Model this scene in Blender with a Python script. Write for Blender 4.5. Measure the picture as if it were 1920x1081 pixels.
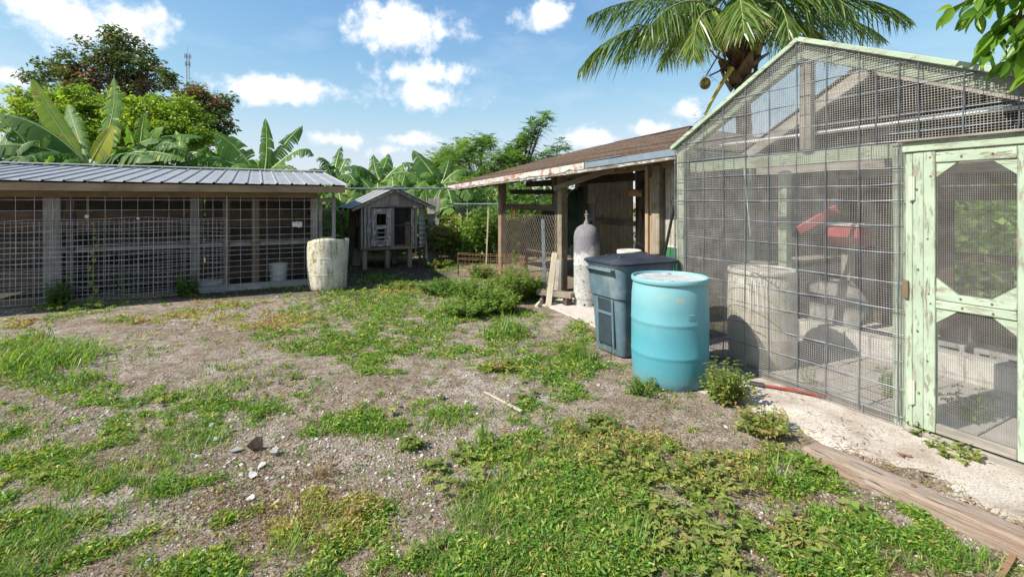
import bpy, math, random
import numpy as np
from mathutils import Vector, Matrix
random.seed(7); RNG = np.random.default_rng(11)
for o in list(bpy.data.objects): bpy.data.objects.remove(o)
SC = bpy.context.scene
COL = SC.collection
# ------------------------------------------------------------------ camera
F_PX, CXP, HZP, CAMH = 900.0, 960.0, 377.0, 1.54
YAW = math.radians(28.0)                       # the yard's buildings share one axis; the camera looks 28 degrees off it
cam = bpy.data.cameras.new('camera'); camo = bpy.data.objects.new('camera', cam); COL.objects.link(camo)
cam.sensor_width = 36.0; cam.lens = 36.0*F_PX/1920.0
cam.shift_y = -(540.0-HZP)/1920.0
cam.clip_start = 0.05; cam.clip_end = 2000
camo.location = (0, 0, CAMH); camo.rotation_euler = (math.radians(90), 0, -YAW)
SC.camera = camo
# ------------------------------------------------------------------ light
SUN_AZ = math.atan2(0.984, -0.10)              # direction the light travels, clockwise from +Y
SUN_EL = math.radians(44)
tr = Vector((math.sin(SUN_AZ)*math.cos(SUN_EL), math.cos(SUN_AZ)*math.cos(SUN_EL), -math.sin(SUN_EL)))
sun = bpy.data.lights.new('sun', 'SUN'); suno = bpy.data.objects.new('sun', sun); COL.objects.link(suno)
sun.energy = 4.2; sun.angle = math.radians(0.55); sun.color = (1.0, 0.94, 0.83)
suno.rotation_euler = tr.to_track_quat('-Z', 'Y').to_euler(); suno.location = (-20, 5, 30)
SC.view_settings.view_transform = 'Standard'; SC.view_settings.look = 'None'
SC.view_settings.exposure = 0.90; SC.view_settings.gamma = 1.0; SC.view_settings.use_curve_mapping = False
SC.cycles.max_bounces = 6; SC.cycles.transparent_max_bounces = 12; SC.cycles.diffuse_bounces = 4
SC.cycles.glossy_bounces = 2; SC.cycles.transmission_bounces = 4
try:
    SC.cycles.use_denoising = True
except Exception: pass

def build_world():
    w = bpy.data.worlds.new('World'); SC.world = w; w.use_nodes = True
    nt = w.node_tree; nt.nodes.clear(); N = nt.nodes.new; L = nt.links.new
    def m(op, a, b=None, c=None, clamp=False):
        n = N('ShaderNodeMath'); n.operation = op; n.use_clamp = clamp
        for i, v in enumerate((a, b, c)):
            if v is None: continue
            if isinstance(v, (int, float)): n.inputs[i].default_value = v
            else: L(v, n.inputs[i])
        return n.outputs[0]
    out = N('ShaderNodeOutputWorld')
    sky = N('ShaderNodeTexSky'); sky.sky_type = 'NISHITA'; sky.sun_disc = False
    sky.sun_elevation = SUN_EL; sky.sun_rotation = SUN_AZ + math.pi
    sky.air_density = 1.0; sky.dust_density = 0.15; sky.ozone_density = 1.6; sky.altitude = 0
    hs = N('ShaderNodeHueSaturation'); hs.inputs['Saturation'].default_value = 1.16; hs.inputs['Value'].default_value = 1.0
    L(sky.outputs[0], hs.inputs['Color'])
    bg = N('ShaderNodeBackground'); bg.inputs['Strength'].default_value = 0.118; sr = N('ShaderNodeSeparateColor'); L(hs.outputs[0], sr.inputs[0]); cc = N('ShaderNodeCombineColor')   # soft shoulder towards the bright horizon
    for i_, lim in enumerate((3.6, 3.9, 4.4)):
        L(m('POWER', m('ADD', m('POWER', m('MAXIMUM', sr.outputs[i_], 0.01), -4.0), lim**-4), -0.25), cc.inputs[i_])
    L(cc.outputs[0], bg.inputs['Color'])
    tc = N('ShaderNodeTexCoord'); rot = N('ShaderNodeVectorRotate'); rot.rotation_type = 'Z_AXIS'
    rot.inputs['Angle'].default_value = YAW; L(tc.outputs['Generated'], rot.inputs['Vector'])
    sep = N('ShaderNodeSeparateXYZ'); L(rot.outputs[0], sep.inputs[0])
    az = m('ARCTAN2', sep.outputs[0], sep.outputs[1]); el = m('ARCSINE', sep.outputs[2])
    nz = N('ShaderNodeTexNoise'); nz.inputs['Scale'].default_value = 11; nz.inputs['Detail'].default_value = 3; nz.inputs['Roughness'].default_value = 0.6
    L(rot.outputs[0], nz.inputs['Vector'])
    nz2 = N('ShaderNodeTexNoise'); nz2.inputs['Scale'].default_value = 30; nz2.inputs['Detail'].default_value = 5; nz2.inputs['Roughness'].default_value = 0.62
    L(rot.outputs[0], nz2.inputs['Vector'])
    wob = m('ADD', m('MULTIPLY', m('SUBTRACT', nz.outputs[0], 0.5), 1.9), m('MULTIPLY', m('SUBTRACT', nz2.outputs[0], 0.5), 1.5))
    cv = N('ShaderNodeCombineXYZ'); L(az, cv.inputs[0]); L(el, cv.inputs[1])
    field = None
    # cumulus by azimuth / elevation (given as where they stand over the horizon), half widths
    for (px, py, rx, ry, amp) in [(110,18,125,62,1.3),(245,46,80,46,1.1),(755,50,118,42,1),(840,66,60,14,.5),(1030,26,58,32,.9),
                             (540,166,135,26,1),(790,178,112,26,1),(800,138,100,24,.95),(765,262,56,12,.8),(724,281,36,13,.8),(1105,260,56,18,1),
                             (1228,241,48,17,1),(1285,207,30,18,.8),(35,145,46,20,.8),(640,262,70,12,.6)]:
        h = math.hypot(px-CXP, F_PX)
        a0 = math.atan2(px-CXP, F_PX); e0 = math.atan2(HZP-py, h)
        ra = rx/F_PX*math.cos(a0)**2*1.3; re = ry/h*1.32
        q = N('ShaderNodeVectorMath'); q.operation = 'MULTIPLY_ADD'; L(cv.outputs[0], q.inputs[0])
        q.inputs[1].default_value = (1/ra, 1/re, 0); q.inputs[2].default_value = (-a0/ra, -e0/re, 0)
        ln = N('ShaderNodeVectorMath'); ln.operation = 'LENGTH'; L(q.outputs[0], ln.inputs[0])
        f = m('MULTIPLY_ADD', ln.outputs['Value'], -1.0*amp, 1.0*amp)
        field = f if field is None else m('MAXIMUM', field, f)
    field = m('MAXIMUM', field, -1.2)
    # scattered cumulus over the unseen rest of the sky, thickened to raise fill light
    pz = N('ShaderNodeMapping'); pz.inputs['Scale'].default_value = (1.6, 1.6, 4.0); L(rot.outputs[0], pz.inputs[0])
    gz = N('ShaderNodeTexNoise'); gz.inputs['Scale'].default_value = 2.4; gz.inputs['Detail'].default_value = 2; L(pz.outputs[0], gz.inputs['Vector'])
    rest = m('MULTIPLY', m('SUBTRACT', gz.outputs[0], 0.53), 8.0)
    side = m('MULTIPLY', m('SUBTRACT', m('ABSOLUTE', az), 0.95), 5.0, clamp=True)
    rest = m('SUBTRACT', m('MULTIPLY', rest, side), m('MULTIPLY', m('SUBTRACT', 1.0, side), 2.0))
    field = m('MAXIMUM', field, rest)
    den = m('ADD', field, wob)
    mr = N('ShaderNodeMapRange'); mr.interpolation_type = 'SMOOTHSTEP'; L(den, mr.inputs['Value'])
    mr.inputs['From Min'].default_value = 0.05; mr.inputs['From Max'].default_value = 0.70
    # thin veils
    vz = N('ShaderNodeTexNoise'); vz.inputs['Scale'].default_value = 5; vz.inputs['Detail'].default_value = 4; vz.inputs['Roughness'].default_value = 0.55
    vm = N('ShaderNodeMapping'); vm.inputs['Scale'].default_value = (1, 1, 3.2); L(rot.outputs[0], vm.inputs[0]); L(vm.outputs[0], vz.inputs['Vector'])
    veil = m('MULTIPLY', m('SUBTRACT', vz.outputs[0], 0.55), 1.1, clamp=True)
    alpha = m('MAXIMUM', m('MULTIPLY', mr.outputs[0], 0.98), veil)
    cr = N('ShaderNodeValToRGB'); L(den, cr.inputs[0])
    cr.color_ramp.elements[0].position = 0.15; cr.color_ramp.elements[0].color = (0.62, 0.70, 0.82, 1)
    cr.color_ramp.elements[1].position = 0.85; cr.color_ramp.elements[1].color = (0.86, 0.87, 0.89, 1)
    cb = N('ShaderNodeBackground'); L(cr.outputs[0], cb.inputs['Color']); cb.inputs['Strength'].default_value = 0.74
    mx = N('ShaderNodeMixShader'); L(alpha, mx.inputs[0]); L(bg.outputs[0], mx.inputs[1]); L(cb.outputs[0], mx.inputs[2])
    L(mx.outputs[0], out.inputs['Surface'])
build_world()

# ------------------------------------------------------------------ placing
FW = Vector((math.sin(YAW), math.cos(YAW), 0)); RT = Vector((math.cos(YAW), -math.sin(YAW), 0))
def at(px, py, Y):                              # a point at depth Y seen in that direction
    p = RT*((px-CXP)/F_PX*Y) + FW*Y; p.z = CAMH-(py-HZP)/F_PX*Y; return p
def gnd(px, py): return at(px, py, CAMH*F_PX/(py-HZP))
def on_x(px, x):                                # along the sight line at column px, where world x is reached: depth, y
    r = RT*((px-CXP)/F_PX) + FW; t = x/r.x; return t, r.y*t
def on_y(px, y):
    r = RT*((px-CXP)/F_PX) + FW; t = y/r.y; return t, r.x*t
def to_px(x, y, z=0.0):
    X = x*RT.x+y*RT.y; Y = x*FW.x+y*FW.y
    return CXP+X/Y*F_PX, HZP+(CAMH-z)/Y*F_PX
# ------------------------------------------------------------------ materials
MATS = {}
class NG:
    def __init__(s, name):
        s.m = bpy.data.materials.new(name); s.m.use_nodes = True; s.nt = s.m.node_tree; s.nt.nodes.clear()
        s.out = s.N('ShaderNodeOutputMaterial'); s.b = s.N('ShaderNodeBsdfPrincipled'); s.L(s.b.outputs[0], s.out.inputs[0])
    def N(s, t): return s.nt.nodes.new(t)
    def L(s, a, b): s.nt.links.new(a, b)
    def coord(s, kind='Object', scale=(1,1,1), rot=(0,0,0)):
        tc = s.N('ShaderNodeTexCoord'); mp = s.N('ShaderNodeMapping'); mp.inputs['Scale'].default_value = scale; mp.inputs['Rotation'].default_value = rot
        s.L(tc.outputs[kind], mp.inputs[0]); return mp.outputs[0]
    def noise(s, vec, scale, detail=4, rough=0.55, dist=0):
        n = s.N('ShaderNodeTexNoise'); n.inputs['Scale'].default_value = scale; n.inputs['Detail'].default_value = detail
        n.inputs['Roughness'].default_value = rough; n.inputs['Distortion'].default_value = dist
        if vec is not None: s.L(vec, n.inputs['Vector'])
        return n.outputs[0]
    def ramp(s, fac, stops, interp='LINEAR'):
        r = s.N('ShaderNodeValToRGB'); r.color_ramp.interpolation = interp; e = r.color_ramp.elements
        while len(e) < len(stops): e.new(0.5)
        for k, (p, c) in enumerate(stops):
            e[k].position = p; e[k].color = (c if len(c) == 4 else (*c, 1)) if not isinstance(c, (int, float)) else (c, c, c, 1)
        s.L(fac, r.inputs[0]); return r.outputs[0]
    def mix(s, fac, a, b, mode='MIX'):
        n = s.N('ShaderNodeMix'); n.data_type = 'RGBA'; n.blend_type = mode
        for sock, v in ((n.inputs[0], fac), (n.inputs[6], a), (n.inputs[7], b)):
            if isinstance(v, (int, float)): sock.default_value = v
            elif isinstance(v, tuple): sock.default_value = (*v, 1) if len(v) == 3 else v
            else: s.L(v, sock)
        return n.outputs[2]
    def math(s, op, a, b=None, clamp=False):
        n = s.N('ShaderNodeMath'); n.operation = op; n.use_clamp = clamp
        for i, v in enumerate((a, b)):
            if v is None: continue
            if isinstance(v, (int, float)): n.inputs[i].default_value = v
            else: s.L(v, n.inputs[i])
        return n.outputs[0]
    def vary(s, col, amt=0.25):                       # each piece of wood a little lighter or darker
        oi = s.N('ShaderNodeObjectInfo'); v = s.math('ADD', s.math('MULTIPLY', oi.outputs['Random'], 2*amt), 1-amt)
        h = s.N('ShaderNodeHueSaturation'); s.L(v, h.inputs['Value']); s.L(col, h.inputs['Color']); return h.outputs[0]
    def bump(s, h, strength=0.3, dist=0.01):
        b = s.N('ShaderNodeBump'); b.inputs['Strength'].default_value = strength; b.inputs['Distance'].default_value = dist
        s.L(h, b.inputs['Height']); s.L(b.outputs[0], s.b.inputs['Normal'])
    def col(s, c):
        if isinstance(c, tuple): s.b.inputs['Base Color'].default_value = (*c, 1)
        else: s.L(c, s.b.inputs['Base Color'])
    def set(s, rough=0.8, metal=0.0, spec=None):
        if isinstance(rough, (int, float)): s.b.inputs['Roughness'].default_value = rough
        else: s.L(rough, s.b.inputs['Roughness'])
        s.b.inputs['Metallic'].default_value = metal
        if spec is not None: s.b.inputs['Specular IOR Level'].default_value = spec
def wood(kind, dark, mid, light, ax, paint=None, cover=0.5, moss=None, rough=0.85):
    key = (kind, ax)
    if key in MATS: return MATS[key]
    g = NG(kind+'_'+ax); sc = {'x': (1.2, 22, 22), 'y': (22, 1.2, 22), 'z': (22, 22, 1.2)}[ax]
    oi = g.N('ShaderNodeObjectInfo'); tc = g.N('ShaderNodeTexCoord'); add = g.N('ShaderNodeVectorMath'); add.operation = 'ADD'
    g.L(tc.outputs['Object'], add.inputs[0]); sc_ = g.N('ShaderNodeVectorMath'); sc_.operation = 'SCALE'; sc_.inputs['Scale'].default_value = 7.0
    cmb = g.N('ShaderNodeCombineXYZ'); g.L(oi.outputs['Random'], cmb.inputs[0]); g.L(oi.outputs['Random'], cmb.inputs[1]); g.L(oi.outputs['Random'], cmb.inputs[2])
    g.L(cmb.outputs[0], sc_.inputs[0]); g.L(sc_.outputs[0], add.inputs[1])
    mp = g.N('ShaderNodeMapping'); mp.inputs['Scale'].default_value = sc; g.L(add.outputs[0], mp.inputs[0])
    grain = g.noise(mp.outputs[0], 2.2, 8, 0.68, 0.6); big = g.noise(add.outputs[0], 2.3, 4, 0.6)
    c = g.ramp(grain, [(0.28, dark), (0.5, mid), (0.72, light)])
    c = g.mix(g.ramp(big, [(0.35, 0.75), (0.7, 0.0)]), c, tuple(0.62*x for x in mid), 'MULTIPLY') if False else g.mix(0.5, c, g.ramp(big, [(0.3, dark), (0.5, mid), (0.75, light)]))
    if moss:
        c = g.mix(g.ramp(g.noise(add.outputs[0], 5, 5, 0.7), [(0.52, 0.0), (0.66, 0.8)]), c, moss)
    c = g.vary(c, 0.22)
    if paint:
        mp2 = g.N('ShaderNodeMapping'); mp2.inputs['Scale'].default_value = tuple(1 if v < 2 else 5 for v in sc); g.L(add.outputs[0], mp2.inputs[0])
        pm = g.noise(mp2.outputs[0], 7, 9, 0.72)
        pf = g.ramp(pm, [(cover-0.03, 0.0), (cover+0.03, 1.0)])
        tone = g.noise(add.outputs[0], 4, 5, 0.6)
        pc = g.mix(g.ramp(tone, [(0.35, 0.0), (0.7, 1.0)]), paint, tuple(0.72*x for x in paint))
        c = g.mix(pf, c, pc); h = g.math('ADD', g.math('MULTIPLY', grain, 0.6), pf)
    else: h = grain
    g.col(c); g.set(rough, 0, 0.25); g.bump(h, 0.5, 0.006); MATS[key] = g.m; return g.m
def W_grey(ax): return wood('weathered_grey_wood', (0.10,0.088,0.075), (0.27,0.245,0.215), (0.50,0.465,0.42), ax)
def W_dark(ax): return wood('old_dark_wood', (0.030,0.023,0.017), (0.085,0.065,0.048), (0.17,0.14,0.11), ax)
def W_tan(ax): return wood('tan_wood', (0.13,0.09,0.055), (0.28,0.20,0.125), (0.42,0.32,0.21), ax)
def W_brown(ax): return wood('brown_wood', (0.085,0.056,0.036), (0.19,0.135,0.092), (0.33,0.25,0.185), ax)
def W_post(ax): return wood('fence_post_wood', (0.10,0.085,0.065), (0.24,0.20,0.155), (0.40,0.34,0.27), ax, moss=(0.13,0.13,0.05))
def W_mint(ax): return wood('mint_paint_wood', (0.13,0.11,0.085), (0.27,0.24,0.19), (0.40,0.37,0.31), ax, paint=(0.40,0.485,0.365), cover=0.43)
def W_flake(ax): return wood('flaking_white_wood', (0.08,0.07,0.058), (0.24,0.215,0.185), (0.40,0.365,0.32), ax, paint=(0.68,0.67,0.64), cover=0.54)
def W_cream(ax): return wood('cream_board_wood', (0.16,0.14,0.10), (0.30,0.27,0.20), (0.42,0.38,0.30), ax, paint=(0.55,0.52,0.42), cover=0.42)
def W_fascia(ax): return wood('white_fascia_wood', (0.09,0.07,0.055), (0.22,0.18,0.145), (0.36,0.31,0.26), ax, paint=(0.52,0.51,0.49), cover=0.53)
def W_tie(ax): return wood('timber_tie_wood', (0.085,0.055,0.040), (0.27,0.20,0.155), (0.55,0.47,0.40), ax)
def W_pale(ax): return wood('pale_stake_wood', (0.30,0.25,0.18), (0.47,0.41,0.31), (0.62,0.56,0.46), ax)
def W_green(ax): return wood('green_paint_wood', (0.10,0.10,0.08), (0.2,0.2,0.16), (0.3,0.3,0.25), ax, paint=(0.03,0.17,0.08), cover=0.40)
def simple(name, c, rough=0.6, metal=0, var=0.12, scale=6, bump=0.15, spec=0.4, dirt=None, dirt_at=(0.55,0.75), dscale=3):
    if name in MATS: return MATS[name]
    g = NG(name); v = g.coord('Object'); n = g.noise(v, scale, 7, 0.62)
    cc = g.ramp(n, [(0.3, tuple(max(0,x*(1-var*2)) for x in c)), (0.7, tuple(min(1,x*(1+var)) for x in c))])
    if dirt: cc = g.mix(g.ramp(g.noise(v, dscale, 9, 0.7), [(dirt_at[0], 0.0), (dirt_at[1], 0.9)]), cc, dirt)
    g.col(cc); g.set(rough, metal, spec)
    if bump: g.bump(g.noise(v, scale*8, 5, 0.6), bump, 0.004)
    MATS[name] = g.m; return g.m
def leafmat(name, stops, trans=0.35, rough=0.45, tcol=None):
    if name in MATS: return MATS[name]
    g = NG(name); a = g.N('ShaderNodeAttribute'); a.attribute_name = 'tint'
    c = g.ramp(a.outputs['Fac'], stops); g.col(c); g.set(rough, 0, 0.35)
    t = g.N('ShaderNodeBsdfTranslucent'); tc = g.mix(1.0, c, tcol or (1.0, 1.0, 0.45), 'MULTIPLY')
    h = g.N('ShaderNodeHueSaturation'); h.inputs['Value'].default_value = 1.7; g.L(tc, h.inputs['Color']); g.L(h.outputs[0], t.inputs[0])
    mx = g.N('ShaderNodeMixShader'); mx.inputs[0].default_value = trans
    g.L(g.b.outputs[0], mx.inputs[1]); g.L(t.outputs[0], mx.inputs[2]); g.L(mx.outputs[0], g.out.inputs[0])
    MATS[name] = g.m; return g.m
# ------------------------------------------------------------------ objects
def tag(o, label=None, cat=None, group=None, kind=None):
    if label: o['label'] = label
    if cat: o['category'] = cat
    if group: o['group'] = group
    if kind: o['kind'] = kind
    return o
def thing(name, label, cat, loc=(0,0,0), group=None):
    o = bpy.data.objects.new(name, None); COL.objects.link(o); o.location = loc; o.empty_display_size = 0.1
    return tag(o, label, cat, group)
def root_loc(p):
    v = Vector((0,0,0))
    while p is not None: v = v + Vector(p.location); p = p.parent
    return v
def link(o, parent=None):
    COL.objects.link(o)
    if parent is not None: o.parent = parent
    return o
def sub(name, parent):                                # an Empty that gathers the pieces of one part
    o = bpy.data.objects.new(name, None); o.empty_display_size = 0.05; return link(o, parent)
class MB:
    """boxes, bars, tubes and lathes collected into one mesh, in world coordinates"""
    def __init__(s): s.v = []; s.f = []; s.smooth = False
    def add(s, vs, fs):
        n = len(s.v); s.v += [tuple(v) for v in vs]; s.f += [tuple(i+n for i in f) for f in fs]; return s
    def box(s, x0, x1, y0, y1, z0, z1):
        return s.add([(x0,y0,z0),(x1,y0,z0),(x1,y1,z0),(x0,y1,z0),(x0,y0,z1),(x1,y0,z1),(x1,y1,z1),(x0,y1,z1)],
                     [(3,2,1,0),(4,5,6,7),(0,1,5,4),(1,2,6,5),(2,3,7,6),(3,0,4,7)])
    def bar(s, a, b, w, h, up=(0,0,1), e0=1.0, e1=1.0):   # rectangular bar from a to b: w across, h along up
        a = Vector(a); b = Vector(b); d = (b-a).normalized(); up = Vector(up)
        if abs(d.dot(up)) > 0.99: up = Vector((0,1,0)) if abs(d.y) < 0.9 else Vector((1,0,0))
        sd = d.cross(up).normalized(); u2 = sd.cross(d)
        vs = []
        for p, e in ((a, e0), (b, e1)):
            for i, j in ((-1,-1),(1,-1),(1,1),(-1,1)): vs.append(p+sd*(i*w/2*e)+u2*(j*h/2*e))
        return s.add(vs, [(0,3,2,1),(4,5,6,7),(0,1,5,4),(1,2,6,5),(2,3,7,6),(3,0,4,7)])
    def tube(s, pts, r, n=6, cap=True):
        pts = [Vector(p) for p in pts]; rs = r if isinstance(r, (list, tuple)) else [r]*len(pts)
        vs = []; prev = None
        for i, p in enumerate(pts):
            d = (pts[min(i+1, len(pts)-1)]-pts[max(i-1, 0)])
            d = d.normalized() if d.length > 1e-9 else Vector((0,0,1))
            if prev is None: a = d.orthogonal().normalized()
            else:
                a = prev-d*prev.dot(d); a = a.normalized() if a.length > 1e-6 else d.orthogonal().normalized()
            prev = a; b = d.cross(a)
            for k in range(n):
                t = 2*math.pi*k/n; vs.append(p+(a*math.cos(t)+b*math.sin(t))*rs[i])
        fs = [(i*n+k, i*n+(k+1)%n, (i+1)*n+(k+1)%n, (i+1)*n+k) for i in range(len(pts)-1) for k in range(n)]
        if cap: fs += [tuple(range(n-1, -1, -1)), tuple((len(pts)-1)*n+k for k in range(n))]
        return s.add(vs, fs)
    def lathe(s, prof, c, n=32, a0=0, a1=None, warp=None):
        full = a1 is None; a1 = 2*math.pi if full else a1; m = n if full else n+1; vs = []
        for (r, z) in prof:
            for k in range(m):
                t = a0+(a1-a0)*k/n; rr = r*(warp(t, z) if warp else 1)
                vs.append((c[0]+rr*math.cos(t), c[1]+rr*math.sin(t), c[2]+z))
        fs = []
        for i in range(len(prof)-1):
            for k in range(n):
                k2 = (k+1) % m if full else k+1
                fs.append((i*m+k, i*m+k2, (i+1)*m+k2, (i+1)*m+k))
        return s.add(vs, fs)
    def prism(s, poly, axis, a, b):                    # polygon in the plane across axis, extruded from a to b
        def P(q, t): return {'x': (t, q[0], q[1]), 'y': (q[0], t, q[1]), 'z': (q[0], q[1], t)}[axis]
        n = len(poly); vs = [P(q, a) for q in poly]+[P(q, b) for q in poly]
        return s.add(vs, [tuple(range(n-1,-1,-1)), tuple(range(n, 2*n))]+[(i, (i+1)%n, n+(i+1)%n, n+i) for i in range(n)])
    def jitter(s, amt):
        r = random.Random(len(s.v)); s.v = [(x+r.uniform(-amt,amt), y+r.uniform(-amt,amt), z+r.uniform(-amt,amt)) for x,y,z in s.v]; return s
    def build(s, name, mat, parent=None, smooth=False, bevel=0, label=None, kind=None, thick=0):
        off = root_loc(parent); me = bpy.data.meshes.new(name)
        me.from_pydata([(x-off.x, y-off.y, z-off.z) for x,y,z in s.v], [], s.f); me.update()
        if smooth or s.smooth:
            me.polygons.foreach_set('use_smooth', [True]*len(me.polygons))
            try: me.set_sharp_from_angle(angle=math.radians(38))
            except Exception: pass
        me.materials.append(mat); o = bpy.data.objects.new(name, me); link(o, parent)
        if thick:
            md = o.modifiers.new('thickness', 'SOLIDIFY'); md.thickness = thick; md.offset = 0
        if bevel:
            md = o.modifiers.new('edge', 'BEVEL'); md.width = bevel; md.segments = 1; md.limit_method = 'ANGLE'
        if label: o['label'] = label
        if kind: o['kind'] = kind
        return o
def box(name, mat, parent, x0, x1, y0, y1, z0, z1, bevel=0.004, **k): return MB().box(x0,x1,y0,y1,z0,z1).build(name, mat, parent, bevel=bevel, **k)
def bar(name, matf, parent, a, b, w, h, up=(0,0,1), bevel=0.004, **k):
    d = Vector(b)-Vector(a); ax = 'xyz'[max(range(3), key=lambda i: abs(d[i]))]
    return MB().bar(a, b, w, h, up).build(name, matf(ax) if callable(matf) else matf, parent, bevel=bevel, **k)
def npmesh(name, V, Fq, mat, parent=None, tint=None, smooth=False, kind=None):
    """many small faces at once; V (n,3), Fq (m,3 or 4), tint one value per face"""
    off = root_loc(parent); V = np.asarray(V, float)-np.array(off)
    me = bpy.data.meshes.new(name); k = Fq.shape[1]
    me.vertices.add(len(V)); me.vertices.foreach_set('co', V.astype(np.float32).ravel())
    me.loops.add(Fq.size); me.loops.foreach_set('vertex_index', Fq.astype(np.int32).ravel())
    me.polygons.add(len(Fq)); me.polygons.foreach_set('loop_start', np.arange(0, Fq.size, k, dtype=np.int32))
    try: me.polygons.foreach_set('loop_total', np.full(len(Fq), k, dtype=np.int32))
    except Exception: pass
    if smooth: me.polygons.foreach_set('use_smooth', np.ones(len(Fq), dtype=bool))
    me.update(calc_edges=True)
    if tint is not None:
        at_ = me.attributes.new('tint', 'FLOAT', 'FACE'); at_.data.foreach_set('value', np.asarray(tint, np.float32))
    me.materials.append(mat); o = bpy.data.objects.new(name, me); link(o, parent)
    if kind: o['kind'] = kind
    return o
def nrm(a): return a/np.maximum(np.linalg.norm(a, axis=-1, keepdims=True), 1e-9)
def leaves(P, D, U, ln, wd, fold=0.25, droop=0.0):
    """one folded four-cornered leaf at each P along D, face turned to U"""
    D = nrm(D); S = nrm(np.cross(D, U)); Un = np.cross(S, D); ln = np.asarray(ln)[:,None]; wd = np.asarray(wd)[:,None]
    tip = P+D*ln; tip[:,2] -= (droop*ln[:,0]); mid = P+D*ln*0.45
    V = np.stack([P, mid+S*wd*0.5+Un*wd*fold*0.5, tip, mid-S*wd*0.5+Un*wd*fold*0.5], 1).reshape(-1,3)
    Fq = np.arange(len(P)*4).reshape(-1,4); return V, Fq
def rdir(n, zlo=-1.0, zhi=1.0, rng=None):
    rng = rng or RNG; t = rng.uniform(0, 2*np.pi, n); z = rng.uniform(zlo, zhi, n); r = np.sqrt(np.maximum(0, 1-z*z))
    return np.stack([r*np.cos(t), r*np.sin(t), z], 1)
def blades(P, az, ln, wd, bend, up=1.0):
    """grass blades: two quads and a tip, rising then bending over"""
    n = len(P); H = np.stack([np.cos(az), np.sin(az), np.zeros(n)], 1); S = np.stack([-np.sin(az), np.cos(az), np.zeros(n)], 1)
    rows = []
    for t, w in ((0, 1.0), (0.4, 0.85), (0.75, 0.55), (1.0, 0.08)):
        c = P+H*(ln*(0.12*t+bend*t*t))[:,None]; c[:,2] += ln*(t*up-0.55*bend*t*t)
        rows += [c-S*(wd*w/2)[:,None], c+S*(wd*w/2)[:,None]]
    V = np.stack(rows, 1).reshape(-1,3); b = np.arange(n)*8
    Fq = np.concatenate([np.stack([b+2*k, b+2*k+1, b+2*k+3, b+2*k+2], 1) for k in range(3)]); return V, Fq
def wires(A, B, t):
    """thin square wires from each A to each B, joined"""
    A = np.asarray(A, float); B = np.asarray(B, float); D = nrm(B-A)
    ref = np.where(np.abs(D[:,2:3]) > 0.9, np.array([[1.0,0,0]]), np.array([[0,0,1.0]])); S = nrm(np.cross(D, ref))*t/2; U = np.cross(S, D)
    V = np.stack([A-S-U, A+S-U, A+S+U, A-S+U, B-S-U, B+S-U, B+S+U, B-S+U], 1).reshape(-1,3); b = np.arange(len(A))*8
    Fq = np.concatenate([np.stack([b+i, b+(i+1)%4, b+4+(i+1)%4, b+4+i], 1) for i in range(4)]); return V, Fq
def lattice(lo, hi): return RNG.random
def vnoise(x, y, seed=0):                              # smooth value noise in numpy
    xi = np.floor(x).astype(int); yi = np.floor(y).astype(int); fx = x-xi; fy = y-yi
    fx = fx*fx*(3-2*fx); fy = fy*fy*(3-2*fy)
    def h(i, j):
        n = (i*374761393+j*668265263+seed*1274126177) & 0x7fffffff; n = ((n ^ (n >> 13))*1274126177) & 0x7fffffff
        return ((n ^ (n >> 16)) & 0xffff)/65535.0
    return (h(xi,yi)*(1-fx)+h(xi+1,yi)*fx)*(1-fy)+(h(xi,yi+1)*(1-fx)+h(xi+1,yi+1)*fx)*fy
def fbm(x, y, seed=0, oct=4):
    s = 0; a = 0.5
    for k in range(oct): s = s+a*vnoise(x*2**k, y*2**k, seed+k*17); a *= 0.5
    return s
# ------------------------------------------------------------------ ground
# patches of ground cover: where they lie (as seen over the ground), half sizes, strength
def field(px, py, ell):
    s = np.full(np.shape(px), -9.0)
    for (cx, cy, rx, ry, a) in ell:
        s = np.maximum(s, a*(1-((px-cx)/rx)**2-((py-cy)/ry)**2))
    return s
GREEN = [(110,870,150,50,.8),(80,665,120,42,1.2),(130,712,130,22,.7),(310,800,120,38,.75),(430,752,150,34,.8),(540,700,150,32,.8),(640,650,130,40,1.5),(770,575,200,56,1.8),(640,590,130,28,1.4),(560,620,80,20,.7),
         (690,795,95,36,1),(835,780,75,22,.7),(160,1020,250,60,.5),(580,985,240,55,.6),(400,1070,200,30,.6),(330,905,80,24,.3),(860,880,80,36,.5),
         (1060,930,250,110,1.7),(1200,1010,280,90,1.7),(960,850,120,50,.9),(1160,840,140,50,.9),(900,1040,160,50,.7),
         (1480,890,135,48,1.8),(1400,880,80,30,1),(1640,1000,170,45,1.4),(1760,1045,110,34,1.4),(1560,1060,120,30,.8),
         (1010,690,130,40,1.4),(1075,645,75,40,1.4),(950,620,70,34,1.5),(1040,745,100,26,.9),(870,560,150,48,1.9),(560,560,60,10,.5),(700,525,60,14,.6),
         (60,700,90,24,.7),(210,596,50,14,.6),(120,580,60,12,.6),(620,680,60,40,.8),(1215,720,60,20,.9),(880,505,60,22,.9),(990,580,50,30,1)]
YELLOW = [(480,1000,330,90,1),(150,1020,270,70,.6),(1000,900,140,80,.8),(1180,960,240,100,.5),(90,650,100,25,.9),(430,600,160,22,.7),(120,870,150,50,.35)]
BROWN = [(430,602,175,24,1),(310,610,110,20,1),(60,606,70,14,1),(590,900,60,35,.8),(1180,830,200,60,.6),(1350,870,120,60,.6),(560,960,200,60,.6),(430,570,120,14,.7),(740,540,60,14,.7),(870,470,70,22,1.2)]
DARKSOIL_SHADE = [(720,512,130,26,1.4),(300,540,330,22,1),(660,540,40,20,1),(1350,660,40,40,1)]  # darker soil by hutch and coop; the last patch paints shade behind the drum
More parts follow.
